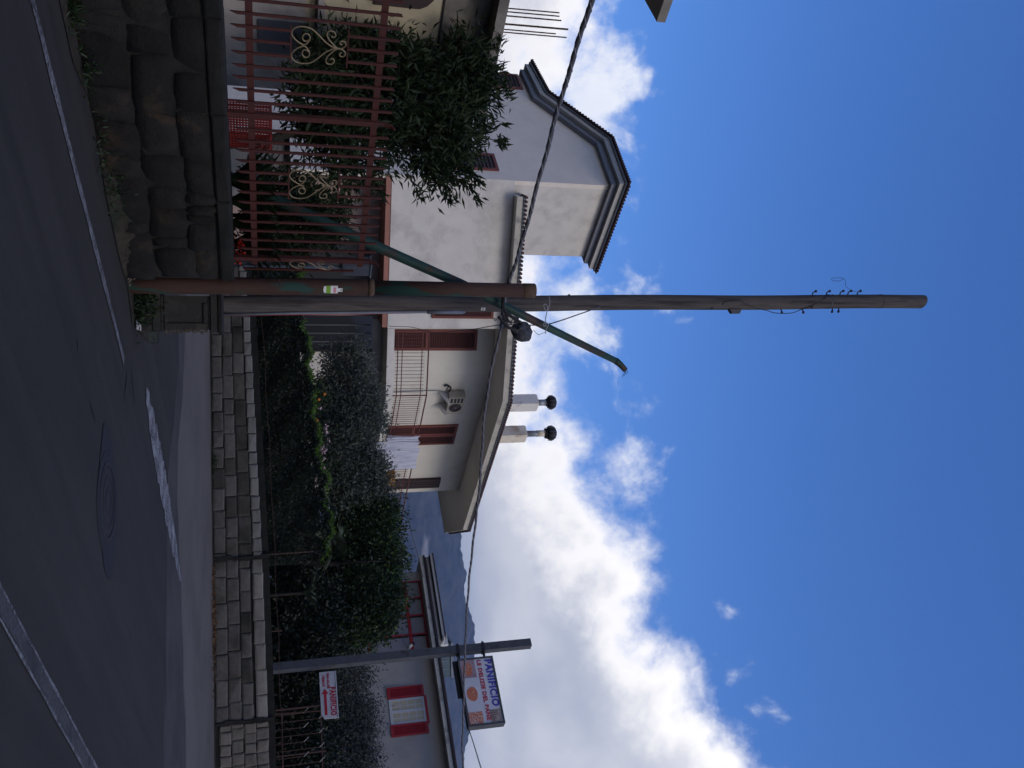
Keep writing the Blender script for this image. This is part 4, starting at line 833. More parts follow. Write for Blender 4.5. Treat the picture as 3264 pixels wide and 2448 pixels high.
# ------------------------------------------------------------------ bakery house
def bakery_house():
    H = P(2260, 1300, 30) * V(1, 1, 0); D = -GD; n = left_n(D); zl = lambda p, z: V(p[0], p[1], z)      # D runs to the right and towards us
    L = W(1822, 1330, H, D) * V(1, 1, 0); R = L + D * 14
    t = thing('bakery_house', zl((L + R) / 2, .5), 'grey plastered house with red shutters and red framed veranda', 'house')
    vx = W(2088, 1300, H, D) * V(1, 1, 0); sv = float(np.dot(vx - L, D))
    MB().prism([zl(q, .3) for q in (vx, R, R + n * 8, vx + n * 8)], Z * 6.95).build('wall', M['hwall'], t)
    MB().prism([zl(q, .3) for q in (L, vx - D * .003, vx - D * .003 + n * 8, L + n * 8)], Z * 4.70).build('wall', M['hwall'], t)
    MB().box(zl(L, 5.003), D * .42, n * .5, Z * 2.25).build('pier', M['hpale'], t)
    MB().box(zl(L + n * 1.2, 5.003), D * (sv - .01), n * .2, Z * 2.25).build('veranda_back_wall', M['hpale'], t)
    # red veranda glazing
    v0, v1 = W(1852, 1330, H, D) * V(1, 1, 0), W(2082, 1330, H, D) * V(1, 1, 0); VL = float(np.dot(v1 - v0, D)); vr = MB()
    cols = [0, .25, .5, .76, 1.0]
    vr.box(zl(v0, 6.55) - n * .02, D * VL, n * .07, Z * .12); ver = vr.build('veranda_frame', M['hred'], t)
    for z, h_ in ((5.02, .09), (7.16, .05)): MB().box(zl(v0, z) - n * .02, D * VL, n * .07, Z * h_).build('rail', M['hred'], ver)
    for c in cols: MB().box(zl(v0 + D * (VL * c - (.0 if c == 0 else .05)), 5.0) - n * .045, D * .055, n * .022, Z * 2.2).build('mullion', M['hred'], ver)
    for i in range(4):
        for z0, z1, m in ((5.12, 6.54, 'glass' if i in (0,) else 'glassp'), (6.68, 7.15, 'glassp')):
            MB().box(zl(v0 + D * (VL * cols[i] + .06), z0) + n * .005, D * (VL * (cols[i + 1] - cols[i]) - .12), n * .01, Z * (z1 - z0)).build('pane', M[m], ver)
    MB().box(zl(v0 + D * .1, 5.15) + n * .12, D * (VL - .2), n * .04, Z * .75).build('roller_blind', M['hpale'], ver)
    # shuttered window
    w0, w1 = W(2189, 1290, H, D) * V(1, 1, 0), W(2346, 1300, H, D) * V(1, 1, 0); WL = float(np.dot(w1 - w0, D)); z0, z1 = 5.55, 6.78
    a, b = WL * .245, WL * .755
    wf = MB()
    for (x0, y0, ww, hh) in ((a, z0, .07, z1 - z0), (b - .07, z0, .07, z1 - z0), (a + .07, z0, b - a - .14, .09), (a + .07, z1 - .07, b - a - .14, .07), ((a + b) / 2 - .05, z0 + .09, .10, z1 - z0 - .16)): wf.box(zl(w0 + D * x0, y0) - n * .03, D * ww, n * .06, Z * hh)
    win = wf.build('window', M['wframe'], t)
    for x0, x1 in ((a + .07, (a + b) / 2 - .05), ((a + b) / 2 + .05, b - .07)):
        MB().box(zl(w0 + D * x0, z0 + .09) - n * .012, D * (x1 - x0), n * .012, Z * (z1 - z0 - .16)).build('curtained_pane', M['curtain'], win)
        for k in (.25, .5, .75): MB().box(zl(w0 + D * x0, z0 + .09 + (z1 - z0 - .16) * k) - n * .02, D * (x1 - x0), n * .006, Z * .03).build('glazing_bar', M['wframe'], win)
        MB().box(zl(w0 + D * (x0 + x1) / 2, z0 + .09) - n * .019, D * .028, n * .006, Z * (z1 - z0 - .16)).build('glazing_bar', M['wframe'], win)
    MB().box(zl(w0 + D * (a - .02), z1 + .003) - n * .05, D * (b - a + .1), n * .05, Z * .09).build('lintel_trim', M['hred'], t)
    for x0, x1 in ((0, a - .02), (b + .02, WL)):
        l2 = x1 - x0; mb = MB()
        for (p, q, ww, hh) in ((0, 0, .06, z1 - z0 + .06), (l2 - .06, 0, .06, z1 - z0 + .06), (.06, 0, l2 - .12, .1), (.06, z1 - z0 - .03, l2 - .12, .09)): mb.box(zl(w0 + D * (x0 + p), z0 - .03 + q) - n * .06, D * (ww - .001), n * .045, Z * (hh - .001))
        sh = mb.build('shutter', M['hred'], t); sb = MB(); z = z0 + .09
        MB().box(zl(w0 + D * (x0 + .06), z0 + .06) - n * .022, D * (l2 - .12), n * .01, Z * (z1 - z0 - .1)).build('backing', M['hred'], sh)
        while z < z1 - .07: sb.prism([zl(w0 + D * (x0 + .06), z) - n * .055, zl(w0 + D * (x0 + .06), z + .01) - n * .055, zl(w0 + D * (x0 + .06), z + .045) - n * .024, zl(w0 + D * (x0 + .06), z + .035) - n * .024], D * (l2 - .12)); z += .055
        sb.build('louvres', M['hred'], sh, kind='stuff')
    # eaves
    e0 = L - D * .42; eL = float(np.dot(R - e0, D))
    MB().box(zl(e0, 7.262) - n * .45, D * eL, n * 9, Z * .14).build('eave_slab', M['hpale'], t)
    MB().box(zl(e0, 7.25) - n * .475, D * eL, n * .024, Z * .12).build('fascia', M['fcream'], t)
    MB().box(zl(e0, 7.405) - n * .52, D * eL, n * .3, Z * .045).build('gutter_board', M['black'], t)
    MB().box(zl(e0 + D * .1, 7.452) - n * .50, D * (eL - .1), n * 8, Z * .05).build('roof_tiles', M['tile'], t)
    cl = sv + .25
    MB().box(zl(e0 + D * .05, 7.505) - n * .42, D * cl, n * 6, Z * .10).build('upper_fascia', M['fascial'], t); MB().box(zl(e0 + D * .05, 7.607) - n * .50, D * (cl - .1), n * .3, Z * .05).build('upper_gutter', M['black'], t)
    MB().box(zl(e0, 7.659) - n * .55, D * (cl - .1), n * 5, Z * .09).build('parapet_band', M['fascial'], t); MB().box(zl(e0 - D * .02, 7.751) - n * .57, D * (cl - .05), n * 5, Z * .04).build('parapet_tiles', M['tile'], t)
    MB().tube(spline([zl(e0 + D * (cl - .12), 7.70) - n * .58, zl(e0 + D * (cl + .05), 7.66) - n * .58, zl(e0 + D * (cl + .22), 7.50) - n * .58], 4), .06, 8).build('gutter_end', M['fcream'], t, True)
    q = W(2048, 1390, H, D); bx = thing('roof_box', q, 'small white box on the bakery house eaves behind the sign pole', 'box')
    MB().cbox(zl(q, 7.75), D * .42, n * .4, Z * .30).build('case', M['plastic'], bx); MB().cbox(zl(q, 7.55) - n * .1, D * .36, n * .4, Z * .10).build('foot', M['tealp'], bx); MB().tube([zl(q, 7.85) - n * .22, zl(q, 7.3) - n * .5], .02, 5).build('lead', M['plastic'], bx)
    q = W(2066, 1312, H, D); cm = thing('security_camera', zl(q, q[2]) - n * .1, 'small white camera with dark lens on the bakery house wall', 'camera')
    MB().tube([zl(q, q[2] - .1) - n * .02, zl(q, q[2] - .06) - n * .14], .05, 8).build('mount', M['plastic'], cm); MB().tube([zl(q, q[2] - .08) - n * .14, zl(q, q[2] + .02) - n * .2 - D * .05], .05, 8).build('body', M['plastic'], cm); MB().tube([zl(q, q[2] + .02) - n * .2 - D * .05, zl(q, q[2] + .08) - n * .23 - D * .07], .055, 8).build('lens_hood', M['black'], cm)
bakery_house()
def teal_shed():
    c = P(2115, 1400, 42); t = thing('rooftop_shed', c * V(1, 1, 0) + Z * .8, 'teal grey clad rooftop block behind the bakery house', 'building')
    MB().box(P(2056, 1400, 42) * V(1, 1, 0) + Z * .6, V(1.62, 0, 0), V(0, 3, 0), Z * (P(2115, 1436, 42)[2] - .6)).build('wall', M['tealp'], t); MB().box(P(2054, 1400, 42) * V(1, 1, 0) + Z * P(2115, 1437, 42)[2] - V(.05, .05, 0), V(1.75, 0, 0), V(0, 3.1, 0), Z * .12).build('roof', M['fascia'], t)
    for k in range(3): MB().box(P(2056, 1400, 42) * V(1, 1, 0) + V(.4 + .4 * k, -.02, P(2115, 1395, 42)[2]), V(.03, 0, 0), V(0, .02, 0), Z * .55).build('cladding_joint', M['fascia'], t)
teal_shed()

# ------------------------------------------------------------------ sign pole, signs
def signs():
    D = -GD; n = left_n(D); b = P(2130, 880, 20.0) * V(1, 1, 0); zt = P(2052, 1688, 20)[2]; zl = lambda p, z: V(p[0], p[1], z)
    t = thing('sign_pole', zl(b, gz(b[0], b[1])), 'square grey steel pole carrying the bakery sign behind the stone wall', 'pole')
    MB().cbox(zl(b, (zt + .3) / 2), D * .185, n * .185, Z * (zt - .3)).build('shaft', M['iron2'], t); MB().cbox(zl(b, zt + .01), D * .19, n * .19, Z * .02).build('cap', M['iron2'], t)
    for v in (1458, 1538):
        z = P(2070, v, 20)[2]; MB().cbox(zl(b, z), D * .215, n * .215, Z * .06).build('clamp', M['black'], t); MB().cbox(zl(b, z) + D * .20 - n * .02, D * .20, n * .05, Z * .05).build('bracket_arm', M['black'], t); MB().tube([zl(b, z + .02) - D * .11, zl(b, z + .02) - D * .17], .022, 6).build('clamp_bolt', M['black'], t)
    # light box
    o0 = b + D * .28; tl_, bl_ = W(2083, 1561, o0, D), W(2090, 1455, o0, D); tr_, br_ = W(2294, 1605, o0, D), W(2306, 1482, o0, D)
    s0 = .28 - .28; Lw = float(np.dot(tr_ - tl_, D)); zb = (bl_[2] + br_[2]) / 2; ztp = (tl_[2] + tr_[2]) / 2; H = ztp - zb
    o = zl(o0, zb)
    sg = thing('bakery_sign', o + D * Lw / 2, 'framed light box sign reading PANIFICIO LE DELIZIE DEL PANE on the steel pole', 'sign')
    dz = (tr_[2] - tl_[2]) / Lw * .5; e = nrm(D + Z * dz * .35); up = Z
    fr = MB(); th = .045
    for (x, y, ww, hh) in ((0, 0, Lw, th), (0, H - th, Lw, th), (0, th, th, H - 2 * th), (Lw - th, th, th, H - 2 * th)): fr.box(o + e * x + up * y - n * .16, e * ww, n * .22, up * hh)
    fr.build('frame', M['iron2'], sg)
    MB().box(o + e * .02 + up * .02 - n * .145, e * (Lw - .04), n * .19, up * (H - .04)).build('panel', M['signw'], sg)
    MB().box(o + e * 0 - up * .10 - n * .05, e * (Lw * .55), n * .05, up * .095).build('support_bar', M['black'], sg)
    f0 = o - n * .1475
    A = lambda x, y, k=0: f0 + e * (x * Lw) + up * (y * H) - n * .002 * k
    txt('PANIFICIO', H * .262, 'lettering', M['blue'], sg, A(.045, .755, 1), e, up, .009, sx=Lw * .70)
    txt('LE DELIZIE DEL PANE', H * .150, 'lettering', M['red'], sg, A(.045, .535, 1), e, up, .006, sx=Lw * .89)
    def pic(x0, x1, y0, y1, m, nm): return MB().add([A(x0, y0, 1), A(x1, y0, 1), A(x1, y1, 1), A(x0, y1, 1)], [(0, 1, 2, 3)]).build(nm, M[m], sg)
    def blob(cx, cy, rx, ry, m, par, k=3, ns=18, nm='loaf'): return MB().add([A(cx + rx * math.cos(q) * (1 + .06 * math.sin(3 * q)), cy + ry * math.sin(q) * (1 + .05 * math.cos(2 * q)), k) for q in [6.2832 * i / ns for i in range(ns)]], [tuple(range(ns))]).build(nm, M[m], par)
    p = pic(.03, .30, .05, .46, 'pinkish', 'photo_print'); blob(.17, .24, .10, .13, 'crust', p); blob(.15, .22, .05, .05, 'pizza', p, 4)
    blob(.54, .25, .105, .155, 'crust', sg, 1)
    p = pic(.80, .975, .04, .44, 'pizza', 'photo_print')
    for i in range(26): blob(.81 + .155 * random.random(), .07 + .34 * random.random(), .006, .012, 'signw', p, 2, 6, 'nut')
    p = pic(.79, .975, .62, .93, 'cake', 'photo_print')
    for i in range(6): MB().add([A(.80 + .022 * i, .64, 2), A(.808 + .022 * i, .64, 2), A(.83 + .026 * i, .84 - .02 * i, 2), A(.82 + .026 * i, .84 - .02 * i, 2)], [(0, 1, 2, 3)]).build('slice', M['shutd'], p)
    # small tin arrow sign on the wall fence
    q0 = b + D * .13 - n * .12; tl_, bl_ = W(2138, 1070, q0, D), W(2158, 1018, q0, D); tr_, br_ = W(2286, 1081, q0, D), W(2294, 1026, q0, D)
    Lw = float(np.dot(tr_ - tl_, D)); zb = (W(2160, 1017, q0, D)[2] + br_[2]) / 2; H = (tl_[2] + tr_[2]) / 2 - zb; e = nrm(D); o = zl(W(2140, 1050, q0, D), zb)
    sg = thing('arrow_sign', o + D * Lw / 2, 'white tin sign with red arrow reading PANIFICIO below the steel pole', 'sign')
    MB().prism([o + e * .0, o + e * (Lw - .10), o + e * Lw + up * .06, o + e * (Lw + .01) + up * H, o + up * H], n * .02).build('panel', M['signw2'], sg)
    MB().box(o + up * (H - .035) - n * .004, e * Lw, n * .004, up * .008).build('edge_groove', M['dark'], sg)
    f0 = o - n * .003
    A = lambda x, y: f0 + e * (x * Lw) + up * (y * H)
    txt('PANIFICIO', H * .44, 'lettering', M['redp'], sg, A(.345, .575), e, up, .007, sx=Lw * .605)
    txt('VINO-SALUMI', H * .20, 'lettering', M['redp'], sg, A(.03, .43), e, up, .003, sx=Lw * .34); txt('FORMAGGI', H * .20, 'lettering', M['redp'], sg, A(.08, .16), e, up, .003, sx=Lw * .24)
    y0, y1, yc = .20, .36, .28
    MB().prism([A(.37, yc), A(.485, .08), A(.485, .21), A(.93, .21), A(.93, .36), A(.485, .36), A(.485, .48)], -n * .002).build('arrow', M['redp'], sg)
    for x in (.70,): MB().tube([o + e * (Lw * x) + n * .03 - up * .95, o + e * (Lw * x) + n * .03 + up * H * .8], .02, 6).build('stake', M['railr'], sg)
signs()

# ------------------------------------------------------------------ cream half-built house on the left
def cream_house():
    Bp = P(270, 705, 12) * V(1, 1, 0); n = left_n(FD); zl = lambda p, z: V(p[0], p[1], z); L = Bp - FD * 9
    t = thing('half_built_house', zl(Bp - FD * 2, .3), 'cream unfinished house with raw concrete roof slab and rebar stubs', 'house')
    MB().prism([zl(q, .1) for q in (L, Bp, Bp + n * 6, L + n * 6)], Z * 2.03).build('lower_wall', M['cwhite'], t)
    MB().prism([zl(q, 2.132) for q in (L, Bp, Bp + n * 6, L + n * 6)], Z * 1.72).build('upper_wall', M['cpaint'], t)
    MB().prism([zl(q, 3.855) for q in (L, Bp - FD * .05, Bp - FD * .05 + n * 6, L + n * 6)], Z * .60).build('concrete_beam', M['concrete'], t)
    # concrete roof slab with a deep soffit
    sl0 = Bp - FD * 9 - n * .34; MB().prism([zl(q, 4.46) for q in (sl0, sl0 + FD * 9.1, sl0 + FD * 9.1 + n * 7, sl0 + n * 7)], Z * .13).build('roof_slab', M['concrete'], t)
    MB().box(zl(Bp - FD * 9 - n * .02, 3.83), FD * 8.97, n * .015, Z * .022).build('shutter_mark', M['concdark'], t)
    # grey door and its pipe
    o = zl(W(62, 850, Bp, FD), 1.55); a = (W(163, 850, Bp, FD) - W(62, 850, Bp, FD)) * V(1, 1, 0)
    MB().box(o - n * .03, a, n * .028, Z * .62).build('grey_panel', M['greybox'], t)
    p = W(18, 990, Bp, FD); MB().cbox(zl(p, 2.31) - n * .04, FD * .95, n * .06, Z * .075).build('ledge', M['cwhite'], t); MB().tube([zl(p, 2.25) - FD * .5 - n * .08, zl(p, 2.25) + FD * .38 - n * .08, zl(p, 2.235) + FD * .42 - n * .09], .016, 8).build('pipe', M['black'], t)
    # arched dark opening at the frame edge
    q = W(27, 1330, Bp, FD); wv = .9; pts = [(0, 0), (0, .55)] + [(-wv / 2 + wv / 2 * math.cos(x), .55 + .28 * math.sin(x)) for x in np.linspace(.15, math.pi - .15, 10)] + [(-wv, .55), (-wv, 0)]
    MB().prism([zl(q, 2.95) + FD * x + Z * y - n * .02 for x, y in pts], n * .018).build('arched_opening', M['slat'], t)
    # grille window behind the tree
    o = zl(W(80, 1140, Bp, FD), 2.72) - n * .05; wnd = MB().box(o, FD * .34, n * .045, Z * .52).build('window', M['glassp'], t)
    for k in range(5): MB().box(o + FD * .34 + Z * 0, FD * 0.001, n * .01, Z * .01) if False else MB().box(o + Z * (.07 + .09 * k) - n * .02, FD * .34, n * .012, Z * .014).build('grille_bar', M['railr'], wnd)
    # rebar
    s0 = 0
    for u, v0, v1, r in ((27, 1615, 1783, .0085), (38, 1613, 1783, .0085), (51, 1611, 1789, .0095), (77, 1607, 1811, .0125), (94, 1604, 1772, .0085), (103, 1603, 1806, .0085)):
        a = W(u, v0, Bp + n * .1, FD); b = W(u + (v1 - v0) * .082, v1, Bp + n * .1, FD); MB().tube([zl(a, a[2] - .2), b], r, 6).build('rebar', M['railr'], t)
    p = W(190, 1590, Bp + n * .3, FD); tb = thing('teal_jerrycan', zl(p, 4.6), 'teal plastic jerrycan on the raw concrete roof slab', 'jerrycan')
    MB().prism([zl(p, 4.59) + FD * x + Z * z for x, z in ((-.07, 0), (.10, 0), (.105, .09), (.085, .14), (.02, .16), (-.06, .13))], n * .12).build('body', M['teal'], tb)
    for x in (-.02, .05): MB().prism([zl(p, 4.6) + FD * x - n * .006, zl(p, 4.6) + FD * (x + .016) - n * .006, zl(p, 4.73) + FD * (x + .03) - n * .006, zl(p, 4.74) + FD * (x + .012) - n * .006], n * .004).build('rib', M['tealp'], tb)
    MB().tube([zl(p, 4.75) + FD * .07 + n * .06, zl(p, 4.79) + FD * .075 + n * .06], [.014, .02], 8).build('cap', M['railr'], tb)
    # upper storey with its overhanging roof
    R1 = P(70, 2100, 13) * V(1, 1, 0); zr = P(70, 2093, 13)[2]; ht = P(70, 2120, 13)[2] - zr
    u = thing('upper_storey', zl(R1 - FD * 3 + n * 3, 4.6), 'overhanging pale edged flat roof high beyond the half-built house', 'building')
    MB().prism([zl(q, zr) for q in (R1 - FD * 9, R1, R1 + n * 7, R1 - FD * 9 + n * 7)], Z * ht).build('roof_slab', M['concrete'], u)
    MB().prism([zl(q, 4.6) for q in (R1 - FD * 8 + n * 1.2, R1 - FD * 1.3 + n * 1.2, R1 - FD * 1.3 + n * 6, R1 - FD * 8 + n * 6)], Z * (zr - 4.61)).build('wall', M['cpaint'], u)
cream_house()

# ------------------------------------------------------------------ things behind the iron fence
def crates():
    n = left_n(FD); A = LWA + n * .75; zl = lambda p, z: V(p[0], p[1], z)
    def crate(p, z, w_, d_, h_, label):
        t = thing('plastic_crate', zl(p, z), label, 'crate', None); o = zl(p, z)
        for side, (oo, ax, L_) in enumerate(((o, FD, w_), (o + n * d_, FD, w_), (o, n, d_), (o + FD * w_, n, d_))):
            mb = MB(); nn = n if side < 2 else FD; k = 0
            while k < L_: mb.box(oo + ax * k - nn * .004, ax * .010, nn * .008, Z * h_); k += .030
            for zz in np.arange(0.02, h_ - .02, .030): mb.box(oo + Z * zz - nn * .003, ax * L_, nn * .006, Z * .010)
            mb.box(oo - nn * .008 + Z * (h_ - .03), ax * L_, nn * .016, Z * .03).box(oo - nn * .008, ax * L_, nn * .016, Z * .02); mb.build('lattice_side', M['crate'], t)
        MB().box(o + Z * .004, FD * w_, n * d_, Z * .008).build('bottom', M['crate'], t)
    p0 = W(373, 780, A, FD) * V(1, 1, 0); crate(p0, 1.22, .37, .3, .26, 'red plastic lattice crate behind the iron fence, under another crate'); crate(p0 + FD * .02, 1.485, .35, .28, .20, 'red plastic lattice crate behind the iron fence, topmost of its stack')
    MB_ = MB().box(zl(p0 - FD * .5, .1), FD * 2.6, n * 1.2, Z * 1.115).build('planter_bed', M['concdark']); tag(MB_, 'low dark concrete planter bed behind the iron fence', 'planter')
    ga = LWA + n * 2.7; g0_, g1_ = W(455, 760, ga, FD) * V(1, 1, 0), W(640, 760, ga, FD) * V(1, 1, 0); gw = thing('inner_wall', zl(g0_, .2), 'low pale grey rendered wall behind the red crates', 'wall')
    MB().prism([zl(g0_, .1), zl(g1_, .1), zl(g1_, 1.86), zl(g0_, 1.86)], n * .2).build('wall', M['hwall'], gw); MB().prism([zl(g0_, 1.863) - n * .03, zl(g1_, 1.863) - n * .03, zl(g1_, 1.93) - n * .03, zl(g0_, 1.93) - n * .03], n * .26).build('coping', M['mortar'], gw)
    q = W(842, 1092, LWA + n * .55, FD); t = thing('meter_box', zl(q, q[2]), 'grey plastic meter box above the fence beside the steel post', 'meter box')
    q2 = W(880, 1178, LWA + n * .55, FD); hh = q2[2] - q[2]; ww = float(np.dot(q2 - q, FD))
    MB().box(zl(q, q[2]), FD * ww, n * .14, Z * hh).build('case', M['greybox'], t); MB().box(zl(q, q[2] + .02) - n * .008 + FD * .015, FD * (ww - .03), n * .007, Z * (hh - .04)).build('cover', M['greybox'], t)
    MB().box(zl(q, q[2] + hh) - n * .02 - FD * .01, FD * (ww + .02), n * .17, Z * .015).build('lid', M['conduit'], t); MB().tube([zl(q, q[2]) + FD * ww * .6 + n * .06, zl(q, .9) + FD * ww * .6 + n * .06], .02, 8).build('feed_pipe', M['conduit'], t); MB().tube([zl(q, .2) + FD * ww * .3 + n * .08, zl(q, q[2]) + FD * ww * .3 + n * .08], .03, 8).build('stand', M['iron2'], t)
crates()

# ------------------------------------------------------------------ plants
def leaf_mesh(pos, dirs, ln, wd, fold=.25, jit=.3):
    """diamond leaves folded along the midrib: pos (n,3), dirs (n,3) unit, ln and wd scalars"""
    n = len(pos); d = dirs / np.linalg.norm(dirs, axis=1)[:, None]; r = rng.normal(size=(n, 3)); a = np.cross(d, r); a /= np.linalg.norm(a, axis=1)[:, None] + 1e-9; b = np.cross(a, d)
    l = (ln * (1 + jit * rng.uniform(-1, 1, n)))[:, None]; w_ = (wd * (1 + jit * rng.uniform(-1, 1, n)))[:, None]
    m1 = pos + d * l * .42; v = np.stack([pos, m1 + a * w_ * .5 + b * w_ * fold, pos + d * l - b * l * .12, m1 - a * w_ * .5 + b * w_ * fold], 1).reshape(-1, 3)
    i = np.arange(n)[:, None] * 4; f = np.concatenate([i + np.array([[0, 1, 2]]), i + np.array([[0, 2, 3]])], 1).reshape(-1, 3); return v, f
def mesh_np(name, vs, fs, m, parent=None, kind=None):
    v = np.concatenate(vs); o = 0; ff = []
    for a, b in zip(vs, fs): ff.append(b + o); o += len(a)
    f = np.concatenate(ff); me = bpy.data.meshes.new(name); me.vertices.add(len(v)); me.vertices.foreach_set('co', v.astype(np.float32).ravel())
    me.loops.add(f.size); me.loops.foreach_set('vertex_index', f.astype(np.int32).ravel()); k = f.shape[1]; me.polygons.add(len(f)); me.polygons.foreach_set('loop_start', np.arange(0, f.size, k, dtype=np.int32)); me.update(); me.validate()
    return mobj(name, me, m, parent, kind)
def crown_points(lobes, n, shell=.55):
    """lobes: (u, v, Y, ru, rv, rY) in picture pixels and metres; points in the union, weighted to the outside"""
    C_ = [P(u, v, Y) for u, v, Y, *_ in lobes]; R_ = [np.array([ru * dep(c) / FPX, rY, rv * dep(c) / FPX]) for c, (u, v, Y, ru, rv, rY) in zip(C_, lobes)]
    wts = np.array([r.prod() ** (2 / 3) for r in R_]); k = rng.choice(len(lobes), n, p=wts / wts.sum()); d = rng.normal(size=(n, 3)); d /= np.linalg.norm(d, axis=1)[:, None]
    rad = shell + (1 - shell) * rng.uniform(0, 1, n); rad = np.where(rng.uniform(size=n) < .25, rng.uniform(.2, 1, n), rad); lump = 1 + .16 * np.sin(d[:, 0] * 5 + k) + .14 * np.sin(d[:, 2] * 7 + 2 * k)
    return np.array(C_)[k] + d * np.array(R_)[k] * (rad * lump)[:, None], d, C_
def tree(name, label, lobes, nclump, per, ln, wd, lm, trunk, cat='tree', spread=.14, droop=0., up=.2, bark='bark', limbs=9, r0=.07, extra=None, shell=.55, group=None):
    base = np.array(trunk[0]); t = thing(name, base, label, cat, group); pts, d, cen = crown_points(lobes, nclump, shell)
    rp = np.repeat(pts, per, 0); dd = np.repeat(d, per, 0); tw = dd * .7 + rng.normal(size=rp.shape) * .75 + np.array([0, 0, up - droop]); pos = rp + rng.normal(size=rp.shape) * spread * np.array([1, 1, 1]) ; pos[:, 2] -= droop * rng.uniform(0, .35, len(pos))
    v, f = leaf_mesh(pos, tw, ln, wd); mesh_np('crown', [v], [f], M[lm], t)
    if extra:
        ex_m, frac, lnf = extra; keep = rng.uniform(size=len(pos)) < frac * (d[np.repeat(np.arange(nclump), per)][:, 2] > .15); v, f = leaf_mesh(pos[keep] + dd[keep] * .06, tw[keep], ln * lnf, wd * lnf); mesh_np('young_leaves', [v], [f], M[ex_m], t)
    mb = MB(); tp = spline(trunk, 5); mb.tube(tp, list(np.linspace(r0, r0 * .55, len(tp))), 9); top = tp[-1]
    for i in range(limbs):
        e = pts[rng.integers(nclump)]; s = tp[rng.integers(len(tp) // 2, len(tp))]; mid = (s + e) / 2 + rng.normal(size=3) * .12; mb.tube(spline([s, mid, e], 4), list(np.linspace(r0 * .4, r0 * .08, 9)), 5, False)
    mb.build('trunk', M[bark], t, True); return t
NF = left_n(FD)
# the dark laurel behind the iron fence
tb = W(470, 760, LWA + NF * 1.5, FD)
tree('laurel_tree', 'dense dark laurel tree with long pointed leaves behind the iron fence',
     [(250, 1440, 11.1, 130, 150, .7), (330, 1250, 11.0, 190, 170, .8), (200, 1190, 10.9, 110, 170, .6), (430, 1380, 11.0, 120, 130, .7), (480, 1120, 10.8, 120, 110, .6), (330, 1010, 10.6, 130, 110, .6), (520, 1420, 11.0, 70, 90, .5), (300, 1510, 11.2, 70, 80, .5), (170, 1050, 10.8, 60, 90, .5), (400, 1500, 11.1, 60, 50, .4)],
     950, 14, .145, .036, 'lf_tree', [V(tb[0], tb[1], .3), V(tb[0] - .05, tb[1] + .1, 1.2), P(400, 1050, 10.9), P(340, 1300, 11.0)], spread=.10, up=.35, limbs=26, r0=.06, shell=.5)
tree('oleander_bush', 'dark oleander bush behind the fence under the leaning lamp post', [(640, 930, 10.6, 90, 110, .35), (740, 930, 10.5, 80, 120, .35), (700, 1050, 10.9, 80, 60, .3), (590, 870, 10.4, 70, 80, .3), (800, 880, 10.4, 50, 90, .25)], 330, 14, .12, .028, 'lf_tree', [W(690, 760, LWA + NF * 1.4, FD) * V(1, 1, 0) + Z * .3, P(690, 860, 10.6), P(700, 950, 10.6)], 'bush', spread=.08, up=.5, limbs=14, r0=.03)
# hanging sprays that leave the crown
def sprays():
    t = thing('laurel_sprays', P(560, 1420, 10.9), 'loose hanging sprays of pointed leaves in front of the white facade', 'branch')
    mb = MB(); vs, fs = [], []
    for path in ([(470, 1230), (540, 1280), (590, 1320), (625, 1345)], [(500, 1330), (560, 1390), (610, 1420), (640, 1438)], [(480, 1420), (560, 1440), (600, 1500), (635, 1525)], [(430, 1470), (520, 1490), (560, 1505), (575, 1530)], [(440, 1555), (452, 1590), (444, 1600)], [(260, 1560), (180, 1585), (120, 1590)], [(520, 1180), (575, 1195), (620, 1218)]):
        p = spline([P(u, v, 10.9) for u, v in path], 8); mb.tube(p, list(np.linspace(.008, .003, len(p))), 5, False); q = np.array(p); k = rng.integers(len(q) // 3, len(q), 70)
        tip = (k / len(q)) ** 2; k = k[rng.uniform(size=len(k)) < tip + .25]; dr = (q[-1] - q[0]) / np.linalg.norm(q[-1] - q[0]); v, f = leaf_mesh(q[k] + rng.normal(size=(len(k), 3)) * .03, dr * .8 + rng.normal(size=(len(k), 3)) * .6, .12, .030); vs.append(v); fs.append(f)
    mesh_np('leaves', vs, fs, M['lf_tree'], t); mb.build('twigs', M['bark'], t)
sprays()

def strap_plant(name, label, base, n, ln, wd, m, arch=.8, up=1.0, cat='plant'):
    t = thing(name, base, label, cat); mb = MB()
    for i in range(n):
        a = random.uniform(0, 6.283); d = V(math.cos(a), math.sin(a), 0); L_ = ln * random.uniform(.6, 1.1); s = np.cross(d, Z); pts = []
        for k in range(6):
            q = k / 5; pts.append(np.array(base) + d * L_ * arch * q ** 1.3 + Z * L_ * up * (q - .55 * arch * q * q) + V(random.uniform(-.01, .01), 0, 0))
        wds = [wd * x for x in (.5, .9, 1, .85, .5, .05)]; vs = []
        for p, w_ in zip(pts, wds): vs += [p - s * w_ / 2, p + s * w_ / 2]
        mb.add(vs, [(2 * k, 2 * k + 1, 2 * k + 3, 2 * k + 2) for k in range(5)])
    mb.build('leaves', M[m], t); return t
for (u, v, label) in ((570, 760, 'tuft of dark strap leaves behind the fence beside the red crates'), (640, 755, 'dark arching plant behind the second gilt scroll'), (710, 760, 'strap leaved plant behind the fence under the leaning lamp post'), (775, 765, 'dark leafy plant behind the last fence pickets')):
    b = W(u, v, LWA + NF * .62, FD); b[2] = 1.2; strap_plant('strap_leaf_plant', label, b, 60, .95, .045, 'lf_weed' if u != 640 else 'lf_tree', .75)
b = W(786, 757, LWA + NF * .50, FD); t = thing('geranium', b, 'red geranium blooms behind the fence next to the end post', 'flower'); v_, f_ = leaf_mesh(b + rng.normal(size=(70, 3)) * np.array([.07, .04, .035]), rng.normal(size=(70, 3)), .045, .035); mesh_np('petals', [v_], [f_], M['geranium'], t)
